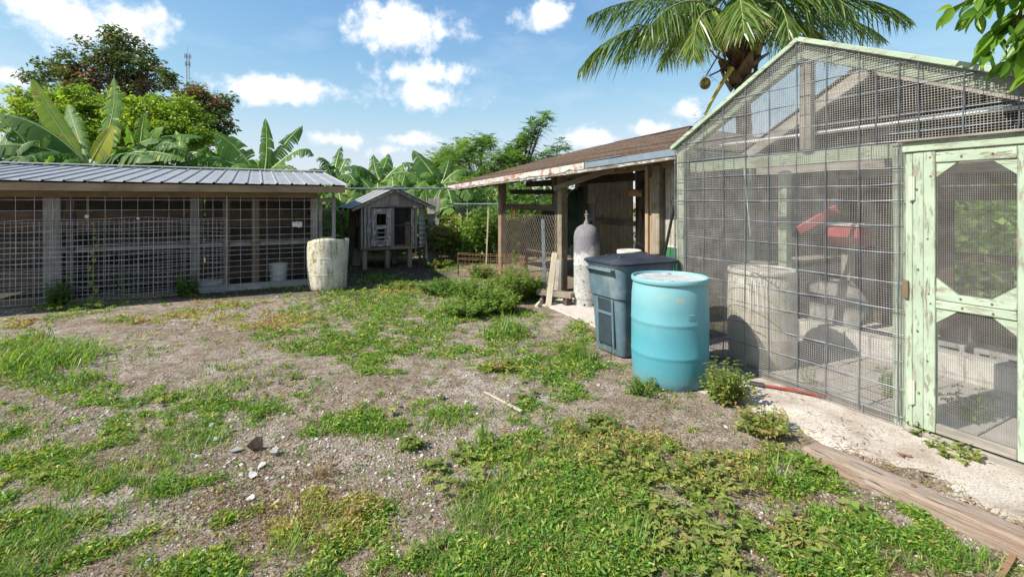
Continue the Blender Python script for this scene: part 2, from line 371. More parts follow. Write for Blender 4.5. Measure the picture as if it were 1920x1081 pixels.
BARE = [(980,640,110,28,1),(840,720,130,30,1),(1250,770,170,34,1.3),(1140,590,100,22,1),(320,865,170,32,1),(260,955,180,26,.9),(720,880,130,50,.9),(330,700,140,22,1),(860,960,60,40,.6),(250,620,180,14,.7)]
def zone(x, y):
    return to_px(x, y)
def gz(x, y):
    return 0.020*(fbm(np.asarray(x)*0.8+30, np.asarray(y)*0.8+7, 3)-0.47)+0.016*(fbm(np.asarray(x)*4+9, np.asarray(y)*4+3, 5, 3)-0.44)
def make_ground():
    n = 460; t = np.linspace(-1, 1, n); k = 6.2
    s = np.sinh(k*t)/np.sinh(k)*420
    X, Y = np.meshgrid(s+0.6, s+4.2, indexing='ij'); r = np.hypot(X, Y)
    Z = gz(X, Y)*np.clip(1.6-r/40, 0, 1)
    V = np.stack([X, Y, Z], -1).reshape(-1,3); i = np.arange(n*n).reshape(n,n)
    Fq = np.stack([i[:-1,:-1], i[1:,:-1], i[1:,1:], i[:-1,1:]], -1).reshape(-1,4)
    cx = V[Fq].mean(1); dep = cx[:,0]*FW.x+cx[:,1]*FW.y; ok = dep > 0.4
    px, py = to_px(cx[:,0], cx[:,1]); ds = np.clip(np.where(ok, field(px, py, DARKSOIL_SHADE), 0)+0.5, 0, 1)*(dep > 2)
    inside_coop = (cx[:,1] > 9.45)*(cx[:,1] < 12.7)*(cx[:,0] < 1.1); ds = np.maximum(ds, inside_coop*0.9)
    g = NG('gravelly_soil'); v = g.coord('Object'); n1 = g.noise(v, 0.9, 5, 0.6); n2 = g.noise(v, 7, 8, 0.7); n3 = g.noise(v, 60, 6, 0.7)
    c = g.ramp(n1, [(0.36, (0.31,0.245,0.19)), (0.5, (0.42,0.355,0.295)), (0.64, (0.50,0.44,0.375))])
    c = g.mix(g.ramp(n2, [(0.40, 0.9), (0.60, 0.0)]), c, (0.20,0.150,0.105))
    c = g.mix(g.ramp(n3, [(0.40, 0.95), (0.50, 0.0)]), c, (0.11,0.08,0.055))
    vo = g.N('ShaderNodeTexVoronoi'); vo.inputs['Scale'].default_value = 46; g.L(v, vo.inputs['Vector'])
    peb = g.ramp(vo.outputs['Distance'], [(0.20, 1.0), (0.34, 0.0)])
    vsep = g.N('ShaderNodeSeparateColor'); g.L(vo.outputs['Color'], vsep.inputs[0])
    pick = g.ramp(vsep.outputs[0], [(0.60, 0.0), (0.64, 1.0)]); pm = g.math('MULTIPLY', peb, pick)
    c = g.mix(pm, c, g.ramp(vsep.outputs[1], [(0, (0.36,0.31,0.26)), (0.6, (0.54,0.50,0.45)), (1, (0.74,0.71,0.66))]))
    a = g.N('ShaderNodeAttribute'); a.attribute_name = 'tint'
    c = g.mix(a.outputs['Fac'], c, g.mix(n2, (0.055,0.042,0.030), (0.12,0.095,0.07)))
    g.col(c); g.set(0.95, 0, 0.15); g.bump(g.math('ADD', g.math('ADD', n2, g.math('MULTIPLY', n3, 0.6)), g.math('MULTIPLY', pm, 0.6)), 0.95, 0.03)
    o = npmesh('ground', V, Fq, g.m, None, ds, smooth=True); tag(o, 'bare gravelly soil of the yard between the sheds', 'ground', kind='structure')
make_ground()
def make_sand():
    nx, ny = 90, 300; xs = np.linspace(2.05, 3.86, nx); ys = np.linspace(-1.6, 4.4, ny); X, Y = np.meshgrid(xs, ys, indexing='ij')
    edge = 3.02+0.0*Y; edge = np.where(Y > 1.9, 3.05+np.clip((Y-1.9)*0.25, 0, 0.5), edge)
    m = (X-edge)*0.55+0.55*(fbm(X*3+4, Y*3+8, 9)-0.47)-0.05
    m = np.where(Y > 3.1, m-(Y-3.1)*0.6, m)
    Z = gz(X, Y)+np.clip(m*0.16, -0.05, 0.022)+0.010*(fbm(X*11, Y*11, 2)-0.5)*(m > -0.1)
    V = np.stack([X, Y, Z], -1).reshape(-1,3); i = np.arange(nx*ny).reshape(nx,ny)
    Fq = np.stack([i[:-1,:-1], i[1:,:-1], i[1:,1:], i[:-1,1:]], -1).reshape(-1,4)
    g = NG('pale_crushed_sand'); v = g.coord('Object'); n1 = g.noise(v, 3, 6, 0.65); n3 = g.noise(v, 90, 5, 0.75)
    c = g.ramp(n1, [(0.34, (0.36,0.30,0.25)), (0.50, (0.52,0.465,0.41)), (0.68, (0.60,0.555,0.50))])
    c = g.mix(g.ramp(n3, [(0.38, 0.95), (0.48, 0.0)]), c, (0.20,0.155,0.115)); g.col(c); g.set(0.95, 0, 0.1); g.bump(n3, 0.6, 0.012)
    o = npmesh('sand_path', V, Fq, g.m, None, None, smooth=True); tag(o, 'pale crushed sand path along the wire cage', 'path', kind='structure')
make_sand()
GALV = simple('galvanised_wire', (0.30,0.31,0.32), 0.5, 0.65, 0.25, 20, 0, 0.5, dirt=(0.16,0.11,0.08), dirt_at=(0.58,0.72), dscale=6)
CLOTH = simple('hardware_cloth', (0.32,0.31,0.285), 0.6, 0.3, 0.2, 9, 0, 0.4)
CLOTH_D = simple('dark_hardware_cloth', (0.13,0.13,0.125), 0.7, 0.2, 0.2, 9, 0, 0.3)
PANEL = simple('panel_wire', (0.19,0.21,0.235), 0.5, 0.5, 0.25, 9, 0, 0.5)
RUST = simple('rusty_wire', (0.34,0.20,0.10), 0.8, 0.2, 0.3, 9, 0, 0.3)
PIPE = simple('grey_pipe', (0.30,0.33,0.35), 0.5, 0.5, 0.2, 8, 0.05, 0.4)
def cloth_part(parent, name, A, B, t, mat=CLOTH):
    V, Fq = wires(A, B, t); return npmesh(name, V, Fq, mat, parent, None, kind='stuff')
def screen_rect(axis, c, a0, a1, z0, z1, sp):          # wires of a rectangle in the plane axis = c
    A, B = [], []
    P = (lambda t, z: (c, t, z)) if axis == 'x' else (lambda t, z: (t, c, z))
    for t in np.arange(a0, a1+1e-6, sp): A.append(P(t, z0)); B.append(P(t, z1))
    for z in np.arange(z0, z1+1e-6, sp): A.append(P(a0, z)); B.append(P(a1, z))
    return A, B
# ------------------------------------------------------------------ long coop on the left
def make_coop():
    T = thing('chicken_coop', 'long low wire-fronted coop with ribbed grey metal roof', 'coop', (-1.2, 9.54, 0))
    yf = 9.54; u0, u1 = -5.2, 1.0
    dw, gy, tn = W_dark, W_grey, W_tan
    g = NG('grey_metal_sheet'); v = g.coord('Object'); n = g.noise(v, 3.0, 6, 0.6); n2 = g.noise(g.coord('Object', (40, 1.0, 1)), 2, 4, 0.6)
    c = g.mix(0.35, g.ramp(n, [(0.35, (0.25,0.255,0.26)), (0.65, (0.36,0.365,0.37))]), g.ramp(n2, [(0.3, (0.20,0.205,0.21)), (0.7, (0.42,0.425,0.43))]))
    c = g.mix(g.ramp(g.noise(v, 5, 8, 0.7), [(0.56, 0.0), (0.70, 0.7)]), c, (0.22,0.19,0.16))
    g.col(c); g.set(0.5, 0.15, 0.4); MATS['sheet'] = g.m; sheet = g.m
    # roof panels, each with its ribs
    yA, zA, yB, zB = 9.08, 1.83, 12.72, 2.255; rib = 0.2286; k0 = -5.66; npan = 11
    for p in range(npan):
        m = MB(); xs = k0+p*rib*3
        if xs > 1.3: break
        prof = []
        for r in range(3):
            x = xs+r*rib; prof += [(x, 0), (x+0.012, 0.022), (x+0.030, 0.022), (x+0.042, 0), (x+0.10, 0.004), (x+0.17, 0.0)]
        prof.append((xs+3*rib-0.003, 0))
        prof = [q for q in prof if q[0] < 1.46]
        nn = len(prof)
        lift = 0.002*(p % 2)
        vs = [(x, yA, zA+h+lift) for x, h in prof]+[(x, yB, zB+h+lift) for x, h in prof]
        m.add(vs, [(i, i+1, nn+i+1, nn+i) for i in range(nn-1)]); m.build('roof_panel', sheet, T, thick=0.003)
    m = MB(); m.bar((-5.6, yB-0.10, zB+0.030), (1.46, yB-0.10, zB+0.030), 0.26, 0.012, (0,-0.12,1)); m.build('ridge_cap', sheet, T)
    back = MB(); back.add([(-5.6,yB,zB),(1.46,yB,zB),(1.46,14.6,1.95),(-5.6,14.6,1.95)], [(0,1,2,3)]); back.build('rear_roof_panel', sheet, T, thick=0.004)
    # timbers
    bar('fascia_board', tn, T, (-5.6, 9.13, 1.752), (1.42, 9.13, 1.752), 0.035, 0.115)
    bar('rake_board', W_brown, T, (1.40, 9.16, 1.76), (1.40, 12.6, 2.165), 0.035, 0.11)
    bar('eave_beam', tn, T, (-5.4, yf+0.06, 1.665), (u1, yf+0.06, 1.665), 0.07, 0.12)
    for x in np.arange(-5.2, 1.2, 0.78): bar('rafter', W_brown, T, (x, 9.16, 1.765), (x, 12.6, 2.165), 0.045, 0.09)
    for x, w, f in ((-4.6,.12,gy),(-2.71,.20,gy),(-2.50,.10,dw),(-0.92,.12,gy),(-0.46,.11,W_brown),(-0.02,.12,W_brown),(0.94,.12,gy)):
        box('post', f('z'), T, x-w/2, x+w/2, yf+0.03, yf+0.13, 0, 1.60)
    bar('mid_rail', gy, T, (-2.6, yf+0.08, 0.80), (0.90, yf+0.08, 0.80), 0.04, 0.07)
    bar('sill_board', gy, T, (-0.85, yf+0.05, 0.055), (u1+0.03, yf+0.05, 0.055), 0.10, 0.11)
    bar('sill_board', W_brown, T, (-5.3, yf+0.05, 0.05), (-2.6, yf+0.05, 0.05), 0.06, 0.14)
    bar('sill_board', W_brown, T, (-2.55, yf+0.05, 0.03), (-0.9, yf+0.05, 0.03), 0.06, 0.08)
    # rear wall and ends: planks
    z = 0.0; k = 0
    while z < 1.9:
        h = 0.17; f = (W_brown, W_brown, W_dark)[k % 3]
        for xa, xb in ((-4.9, -2.72), (-2.70, -0.92), (-0.90, 0.98)):
            box('plank', f('x'), T, xa, xb, 11.24+0.012*(k % 2), 11.27+0.012*(k % 2), z+0.004, z+h+0.008)
        z += h; k += 1
    z = 0.0; k = 0
    while z < 1.60:
        box('plank', W_dark('y'), T, 0.975, 1.0, yf+0.14, 12.42, z+0.008, z+0.165); z += 0.175; k += 1
    for y in (10.6,): box('post', W_brown('z'), T, -0.98, -0.88, y, y+0.09, 0, 1.85)
    box('nest_shelf', W_brown('x'), T, -2.4, -0.95, 10.7, 11.22, 0.62, 0.66)
    box('partition_board', W_dark('y'), T, -2.70, -2.67, yf+0.15, 11.2, 0.02, 1.0)
    box('partition_board', W_brown('y'), T, -0.95, -0.925, yf+0.3, 11.2, 0.02, 0.95)
    # welded wire front, each wire a piece
    wp = sub('wire_panel', T)
    for k in range(30):
        x = 0.97-k*0.2032
        if x < -5.1: break
        MB().tube([(x, yf, 0.05), (x+0.003, yf-0.004, 0.8), (x, yf, 1.62)], 0.0036, 4).build('wire', PANEL_L, wp)
    for z in (0.12,.22,.32,.42,.52,.62,.70,.78,.86,.95,1.08,1.22,1.40,1.56):
        MB().tube([(-5.1, yf-0.007, z), (-2, yf-0.010, z+0.004), (0.99, yf-0.007, z)], 0.0036, 4).build('wire', PANEL_L, wp)
    # hexagon-free chicken cloth behind it
    A, B = screen_rect('y', yf+0.022, -5.0, 0.98, 0.06, 1.6, 0.03); cloth_part(T, 'fine_mesh', A, B, 0.0012, CLOTH_D)
    # the finer mesh leaning on the lower half
    rl = sub('mesh_roll', T)
    A, B = [], []
    for x in np.arange(-5.0, -0.47, 0.062): A.append((x, yf-0.05, 0.02)); B.append((x, yf-0.025, 1.26+0.01*math.sin(x*3)))
    cloth_part(rl, 'upright_wires', A, B, 0.0042, PANEL_L)
    for k in range(17):
        z = 0.03+k*0.077; pts = [(x, yf-0.055+0.015*math.sin(x*2+k), z+0.018*math.sin(x*1.7+k*0.3)+(0.012*math.sin(x*5+k))) for x in np.linspace(-5.0, -0.47, 18)]
        MB().tube(pts, 0.003, 4).build('wire', PANEL_L, rl)
    m = MB(); m.tube([(-0.45, yf-0.03, 0.02), (-0.45, yf-0.03, 1.62)], 0.008, 6).build('end_rod', PANEL_L, rl)
    # crumpled paper on the mesh and two washers
    return T
PANEL_L = simple('bright_panel_wire', (0.46,0.47,0.48), 0.45, 0.45, 0.2, 9, 0, 0.5)
COOP = make_coop()
def washer(px, py, lab, r=0.028):
    t, x = on_y(px, 9.46); p = at(px, py, t)
    m = MB(); m.lathe([(r*0.3, 0), (r, 0.004), (r*0.8, 0.014), (r*0.25, 0.010)], (0,0,0), 14); m.v = [(p.x+a, p.y-c, p.z+b) for a, b, c in m.v]
    tag(m.build('plastic_disc', simple('white_plastic', (0.72,0.72,0.70), 0.5), None, True), lab, 'disc')
washer(163, 405, 'white round plastic disc wired to the coop front above the heart-leaf vine')
washer(259, 409, 'small white plastic disc wired to the coop front between two weeds', 0.02)
def rag():
    t, x = on_y(557, 9.50); p = at(557, 420, t); V = []; rs = random.Random(5)
    m = MB(); pr = []
    n, q = 9, 7
    for i in range(q):
        for j in range(n):
            a = (j/(n-1)-0.5)*0.17; b = (i/(q-1)-0.5)*0.095
            e = 1-(a/0.10)**2-(b/0.06)**2; m.v.append((p.x+a*(0.9 if e < 0.2 else 1), p.y-0.02-rs.uniform(0, 0.035), p.z+b+rs.uniform(-.012,.012)))
    m.f = [(i*n+j, i*n+j+1, (i+1)*n+j+1, (i+1)*n+j) for i in range(q-1) for j in range(n-1)]
    tag(m.build('crumpled_paper', simple('white_plastic', (0.72,0.72,0.70), 0.5), None), 'crumpled white wad stuck in the coop wire', 'paper')
rag()
def coop_door():
    T = thing('screen_door', 'narrow grey-framed screen door standing open at the end of the coop', 'door', (1.27, 9.66, 0))
    t0, xa = on_y(597, 9.66); t1, xb = on_y(629, 9.66); w = 0.065
    for x in (xa+w/2, xb-w/2): box('stile', W_grey('z'), T, x-w/2, x+w/2, 9.64, 9.675, 0.03, 1.60)
    for z in (0.10, 0.84, 1.565): box('rail', W_grey('x'), T, xa+w, xb-w, 9.642, 9.672, z-0.035, z+0.035)
    A, B = screen_rect('y', 9.655, xa+w, xb-w, 0.14, 1.53, 0.012); cloth_part(T, 'screen', A, B, 0.0013, CLOTH_D)
coop_door()
def bucket(name, lab, c, r0, r1, h, mat, grp=None):
    T = thing(name, lab, 'bucket', c, grp); m = MB(); x, y, z = c
    m.lathe([(0, 0.0), (r0, 0.0), (r0+0.004, 0.02), (r1, h*0.80), (r1+0.010, h*0.81), (r1+0.010, h*0.84), (r1+0.002, h*0.85), (r1+0.003, h*0.95), (r1+0.011, h*0.96), (r1+0.011, h), (r1-0.004, h), (r1-0.008, h*0.9), (r0-0.006, 0.012), (0, 0.012)], c, 28)
    m.build('body', mat, T, smooth=True)
    m = MB(); pts = [(x+(r1+0.012)*math.cos(a), y-(r1+0.006)*abs(math.sin(a))*0.5-r1*0.55*math.sin(a), z+h*0.83-0.16*math.sin(a)) for a in np.linspace(0, math.pi, 15)]
    m.tube(pts, 0.003, 5).build('bail_handle', GALV, T, smooth=True); return T
WHITEP = simple('weathered_white_plastic', (0.66,0.64,0.58), 0.5, 0, 0.10, 5, 0.1, 0.4, dirt=(0.27,0.22,0.14), dirt_at=(0.52,0.70), dscale=6)
t, xb = on_y(522, 9.86); bucket('plastic_bucket', 'white plastic bucket standing inside the coop behind the wire', (xb, 9.86, 0.03), 0.135, 0.155, 0.37, WHITEP)
t, xb = on_y(398, 9.80)
def trough():
    T = thing('feed_tray', 'shallow white feed tray on the coop floor', 'tray', (xb, 9.85, 0.02)); m = MB()
    m.prism([(xb-.17,.02),(xb+.17,.02),(xb+.21,.16),(xb+.19,.16),(xb+.155,.04),(xb-.155,.04),(xb-.19,.16),(xb-.21,.16)], 'y', 9.74, 9.96); m.build('body', WHITEP, T)
    for y in (9.735, 9.955): m = MB(); m.prism([(xb-.17,.02),(xb+.17,.02),(xb+.212,.162),(xb-.212,.162)], 'y', y, y+0.01); m.build('end_panel', WHITEP, T)
trough()
# ------------------------------------------------------------------ cut white drum in front of the coop
def cut_drum():
    p = gnd(606, 546); c = (p.x+0.10, p.y+0.24, 0.0)
    T = thing('cut_drum', 'mould-streaked white plastic drum sawn in half, standing before the coop', 'drum', c)
    prof = [(0.275,0.0),(0.295,0.03),(0.308,0.08),(0.318,0.16),(0.325,0.262),(0.326,0.275),(0.3295,0.285),(0.326,0.295),(0.327,0.31),(0.333,0.42),(0.335,0.545),(0.3355,0.555),(0.339,0.565),(0.3355,0.575),(0.336,0.59),(0.338,0.68),(0.337,0.76),(0.330,0.84),(0.322,0.885)]
    fa = math.atan2(-c[1], -c[0])                        # the round back of the shell faces the yard
    m = MB(); m.lathe(prof, c, 40, fa-1.72, fa+1.62, warp=lambda t, z: 1+0.02*math.sin(3*t)+0.012*math.sin(9*z+t))
    m.v = [(x, y, z+((z/.885)**6)*(.085*math.cos(.92*math.atan2(math.sin(math.atan2(y-c[1],x-c[0])-fa), math.cos(math.atan2(y-c[1],x-c[0])-fa)))-.06+.008*math.sin(14*x))) for x, y, z in m.v]
    g = NG('mouldy_white_plastic'); v = g.coord('Object'); vs = g.coord('Object', (9, 9, 1.6))
    col = g.ramp(g.noise(v, 4, 6, 0.6), [(0.3, (0.50,0.46,0.36)), (0.65, (0.66,0.63,0.54))])
    st = g.noise(vs, 1.6, 8, 0.72); fine = g.noise(v, 26, 8, 0.75)
    col = g.mix(g.math('MULTIPLY', g.ramp(st, [(0.47, 0.0), (0.58, 1.0)]), g.ramp(fine, [(0.43, 0.0), (0.54, 1.0)])), col, (0.20,0.18,0.055))
    col = g.mix(g.ramp(g.noise(v, 60, 6, 0.8), [(0.60, 0.0), (0.70, 0.7)]), col, (0.22,0.19,0.13))
    g.col(col); g.set(0.65, 0, 0.3); g.bump(fine, 0.2, 0.004)
    o = m.build('shell', g.m, T, smooth=True, thick=0.010)
    m = MB(); e = fa+1.62; m.bar((c[0]+0.28*math.cos(e), c[1]+0.28*math.sin(e), 0.0), (c[0]+0.325*math.cos(e), c[1]+0.325*math.sin(e), 0.885), 0.012, 0.07, (math.cos(e), math.sin(e), 0)); m.build('cut_edge', WHITEP, T)
cut_drum()
# ------------------------------------------------------------------ small hutch on legs
def make_hutch():
    T = thing('animal_hutch', 'small weathered grey wooden hutch on short legs with metal gable roof', 'hutch', (2.7, 11.03, 0))
    y0, y1, xa, xb, zb, zt = 11.03, 12.75, 2.05, 3.34, 0.50, 1.40; G = W_grey; Fk = W_flake; xm = 2.79
    for x in (2.14, 2.65, 3.17): box('leg', W_post('z'), T, x-.05, x+.05, y0+.02, y0+.12, 0, zb-0.05, 0.008)
    for x in (2.14, 3.25): box('leg', W_dark('z'), T, x-.05, x+.05, y1-.12, y1-.02, 0, zb-0.05, 0.008)
    box('leg', W_grey('z'), T, 2.94, 3.06, 11.8, 11.9, 0, zb-0.05)
    box('floor_frame', W_brown('x'), T, xa-.02, xb+.02, y0-.015, y0+.10, zb-.06, zb+.0)
    box('floor_board', W_dark('y'), T, xa, xb, y0+.102, y1, zb-.045, zb)
    box('bottom_rail', W_post('x'), T, 2.60, xb-.06, y0-.055, y0-.017, zb-.055, zb-.015)
    # corner boards of the front
    for x, w, f in ((2.05,.05,G),(2.115,.06,G),(2.19,.075,Fk),(3.19,.07,Fk),(3.27,.07,G)):
        box('upright_board', f('z'), T, x, x+w-.004, y0-.01+.004*random.random(), y0+.03, zb, zt)
    # door leaf with its window openings: stiles, rails, panel
    D = sub('door', T); yy0, yy1 = y0-.022, y0+.022; a, b = 2.275, 2.72
    box('stile', Fk('z'), D, a, a+.085, yy0, yy1, zb+.02, zt-.02); box('stile', Fk('z'), D, b-.09, b-.002, yy0, yy1, zb+.02, zt-.02)
    box('stile', G('z'), D, b, b+.075, yy0+.01, yy1, zb, zt)
    i0, i1 = a+.085, b-.09
    for z, z2, f in ((zb+.02,.66,Fk),(.70,.745,Fk),(.815,.845,G),(.91,.995,Fk),(1.265,1.38,Fk)): box('rail', f('x'), D, i0, i1, yy0+.004, yy1-.004, z, z2)
    box('panel', G('z'), D, i0, i0+.055, yy0+.012, yy1-.008, .66, .91); box('panel', G('z'), D, i1-.055, i1, yy0+.012, yy1-.008, .66, .91)
    box('window_trim', Fk('z'), D, i0, i0+.03, yy0-.006, yy0+.002, .99, 1.27); box('window_trim', Fk('z'), D, i1-.03, i1, yy0-.006, yy0+.002, .99, 1.27)
    box('window_trim', G('x'), D, i0, i1, yy0-.008, yy0+.002, .975, 1.005); box('window_trim', G('x'), D, i0, i1, yy0-.008, yy0+.002, 1.255, 1.285)
    # open mesh half
    box('lower_board', W_brown('x'), T, 2.80, 3.19, y0, y0+.025, zb, zb+.035); box('cross_rail', W_dark('x'), T, 2.80, 3.19, y0+.01, y0+.03, 0.98, 1.005)
    box('inner_board', W_brown('z'), T, 3.06, 3.185, y0+.035, y0+.055, zb+.035, 1.06)
    A, B = screen_rect('y', y0+.005, 2.80, 3.19, zb+.03, zt-.02, 0.013); cloth_part(T, 'screen', A, B, 0.0011, CLOTH_D)
    box('header_rail', W_brown('x'), T, 2.60, 3.22, y0-.055, y0-.011, zt-.005, zt+.035); box('header_rail', G('x'), T, xa, xb, y0-.0, y0+.035, zt, zt+.06)
    box('corner_block', Fk('x'), T, 3.22, 3.37, y0-.05, y0+.0, zt-.02, zt+.045); box('corner_block', Fk('x'), T, 2.02, 2.12, y0-.05, y0+.0, zt-.0, zt+.045)
    # gable boards
    def roofz(x): return 1.845-abs(x-xm)*0.475
    x = xa
    while x < xb-0.01:
        x2 = min(x+.215, xb); poly = [(x, zt+.06), (x2-.004, zt+.06), (x2-.004, roofz(x2)-.06)]
        if x < xm < x2: poly.append((xm, roofz(xm)-.06))
        poly.append((x, roofz(x)-.06))
        if roofz(x)-.06 > zt+.065 or roofz(x2)-.06 > zt+.065:
            MB().prism(poly, 'y', y0+.004*random.random(), y0+.028).build('gable_board', G('z'), T)
        x = x2
    # sides and back of boards
    y = y0+.04
    while y < y1-.05:
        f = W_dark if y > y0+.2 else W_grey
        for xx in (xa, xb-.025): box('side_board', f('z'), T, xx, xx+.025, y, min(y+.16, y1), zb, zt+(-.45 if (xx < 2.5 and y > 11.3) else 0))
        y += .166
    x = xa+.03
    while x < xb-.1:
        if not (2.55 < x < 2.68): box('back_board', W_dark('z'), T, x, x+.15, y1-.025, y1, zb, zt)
        x += .156
    bar('side_rail', W_dark, T, (xa+.0125, y0+.05, zt-.02), (xa+.0125, y1, zt-.02), .024, .06)
    # roof: rafters, rake boards, metal
    for s in (-1, 1):
        xe = xm+s*0.95
        for y in (y0-.10, 12.0, y1+.06): bar('rafter' if y > y0 else 'rake_board', W_flake if y < y0 else W_dark, T, (xm+s*.02, y, roofz(xm)-.045), (xe, y, roofz(xe)-.045), .035, .07, (0,0,1))
        n = 6
        for k in range(n):
            ya, yb = y0-.17+(y1-y0+.30)*k/n, y0-.17+(y1-y0+.30)*(k+1)/n-.004
            m = MB(); q = [(ya,0),(ya+.02,.018),(ya+.045,.018),(ya+.065,0),(yb,0)]; q = [(yy, h+(-.012 if k % 2 else 0)) for yy, h in q]
            vs = [(xm, yy, roofz(xm)+.012+h) for yy, h in q]+[(xe+s*.03, yy, roofz(xe+s*.03)+.012+h) for yy, h in q]; L = len(q)
            m.add(vs, [(i, i+1, L+i+1, L+i) for i in range(L-1)]); m.build('roof_sheet', MATS['sheet'], T, thick=.004)
    m = MB(); m.bar((xm, y0-.18, roofz(xm)+.035), (xm, y1+.14, roofz(xm)+.035), .14, .02); m.build('ridge_cap', MATS['sheet'], T)
make_hutch()
def hutch_side():
    # dark leaning post, metal sheet, pole and boards beside the hutch
    p = gnd(652, 497); a = at(662, 385, p.y*FW.y+p.x*FW.x); 
    Y = 11.2; b = at(652, 377+CAMH*F_PX/Y, Y); a = at(664, 388, Y)
    T = thing('leaning_post', 'charred black post leaning under the left eave of the hutch', 'post', b); bar('timber', W_dark, T, b, a, .16, .13)
    box('cleat', W_dark('x'), T, b.x-.09, b.x+.09, b.y-.10, b.y-.06, .5, .56)
    b = at(668, 377+CAMH*F_PX/11.5, 11.5); a = at(662, 402, 11.5)
    T = thing('grey_plank', 'grey plank leaning on the side of the hutch', 'plank', b); bar('board', W_grey, T, b, a, .22, .03, FW); bar('batten', W_grey, T, a.lerp(b, .55)+RT*-.1-FW*.03, a.lerp(b, .55)+RT*.1-FW*.03, .05, .025)
    # corrugated strip
    T = thing('corrugated_sheet', 'corrugated metal strip standing at the right side of the hutch', 'metal sheet', (3.5, 11.1, 0)); m = MB()
    rows = 60; pts = []
    for k in range(rows):
        z = .45+.97*k/(rows-1); h = .014*math.sin(k*.9); pts += [(3.40, 11.10+h, z), (3.57, 11.16+h, z)]
    m.add(pts, [(2*k, 2*k+1, 2*k+3, 2*k+2) for k in range(rows-1)]); m.build('sheet', simple('dull_zinc', (0.33,0.34,0.34), .5, .5), T, smooth=True, thick=.002)
    bar('batten', W_dark, T, (3.44,11.17,0), (3.44,11.17,1.4), .05, .03); bar('batten', W_dark, T, (3.56,11.19,0), (3.56,11.19,1.35), .06, .03)
    b = at(802, 493, CAMH*F_PX/(493-377)); Y = CAMH*F_PX/(493-377)
    T = thing('white_pole', 'thin pale pole leaning beside the hutch', 'pole', b); m = MB(); m.tube([b, at(794, 395, Y+.15)], [.022, .018], 8).build('shaft', simple('pale_pipe', (.55,.56,.55), .5), T, smooth=True); m = MB(); m.tube([at(794,396,Y+.15)+Vector((0,0,-.01)), at(794,392,Y+.15)], .026, 8).build('cap', GALV, T)
    for k, (px, w, top, lab) in enumerate(((808,.20,372,'tall grey board standing behind the pale pole'),(818,.14,368,'grey board at the end of the far wire fence'))):
        Y = 12.6+.3*k; b = at(px, 377+CAMH*F_PX/Y, Y); T = thing('fence_board', lab, 'board', b); bar('plank', W_grey, T, b, at(px+2, top, Y), w, .03, FW); bar('batten', W_grey, T, at(px, 400, Y)-RT*w*.5-FW*.035, at(px, 400, Y)+RT*w*.5-FW*.035, .06, .03)
hutch_side()
def overhead_pipe():
    a = at(560, 352.5, 9.9); b = at(872, 352.5, 11.2); m = MB(); m.tube([a, a.lerp(b, .5)+Vector((0,0,-.012)), b], .021, 8)
    T = thing('overhead_pipe', 'thin grey pipe spanning from the coop roof to the shed eave', 'pipe', (a+b)/2)
    m.build('tube', PIPE, T, smooth=True); MB().tube([a.lerp(b,.49), a.lerp(b,.51)], .027, 8).build('coupling', GALV, T, smooth=True)
    for q, z in ((a.lerp(b,.02), 0), (a.lerp(b,.335), 0)): pass
    c = at(668, 377+CAMH*F_PX/10.4, 10.4)
overhead_pipe()
# ------------------------------------------------------------------ open shed, centre
UE = 4.0
def ez(y): return 1.885+(10.68-y)*0.031
SL = 0.265
def near_edge(x): return 3.72+max(0.0, x-UE)*.84        # the near end of the roof is hipped
def rz(x, y): return ez(y)+(x-UE)*SL-0.03*max(0, x-7.5)
def chain(A0, A1, z0, z1, sp, lean=0):               # diamond wires between two ground points
    A0 = Vector(A0); A1 = Vector(A1); L = (A1-A0).length; d = (A1-A0)/L; H = z1-z0; A, B = [], []; sl = 1.35
    for s in (1, -1):
        c = -H/sl if s == 1 else 0
        c0 = np.arange(-H/sl-sp, L+H/sl+sp, sp)
        for t in c0:
            pa, pb = (t, t+s*H/sl); 
            lo, hi = 0.0, 1.0
            for q in (0.0, L):
                pass
            def clip(tt): return max(0, min(L, tt))
            if max(pa, pb) <= 0 or min(pa, pb) >= L: continue
            qa, qb = clip(pa), clip(pb); za = z0+H*(qa-pa)/(pb-pa); zb_ = z0+H*(qb-pa)/(pb-pa)
            A.append(tuple(A0+d*qa+Vector((0,0,za)))); B.append(tuple(A0+d*qb+Vector((0,0,zb_))))
    return A, B
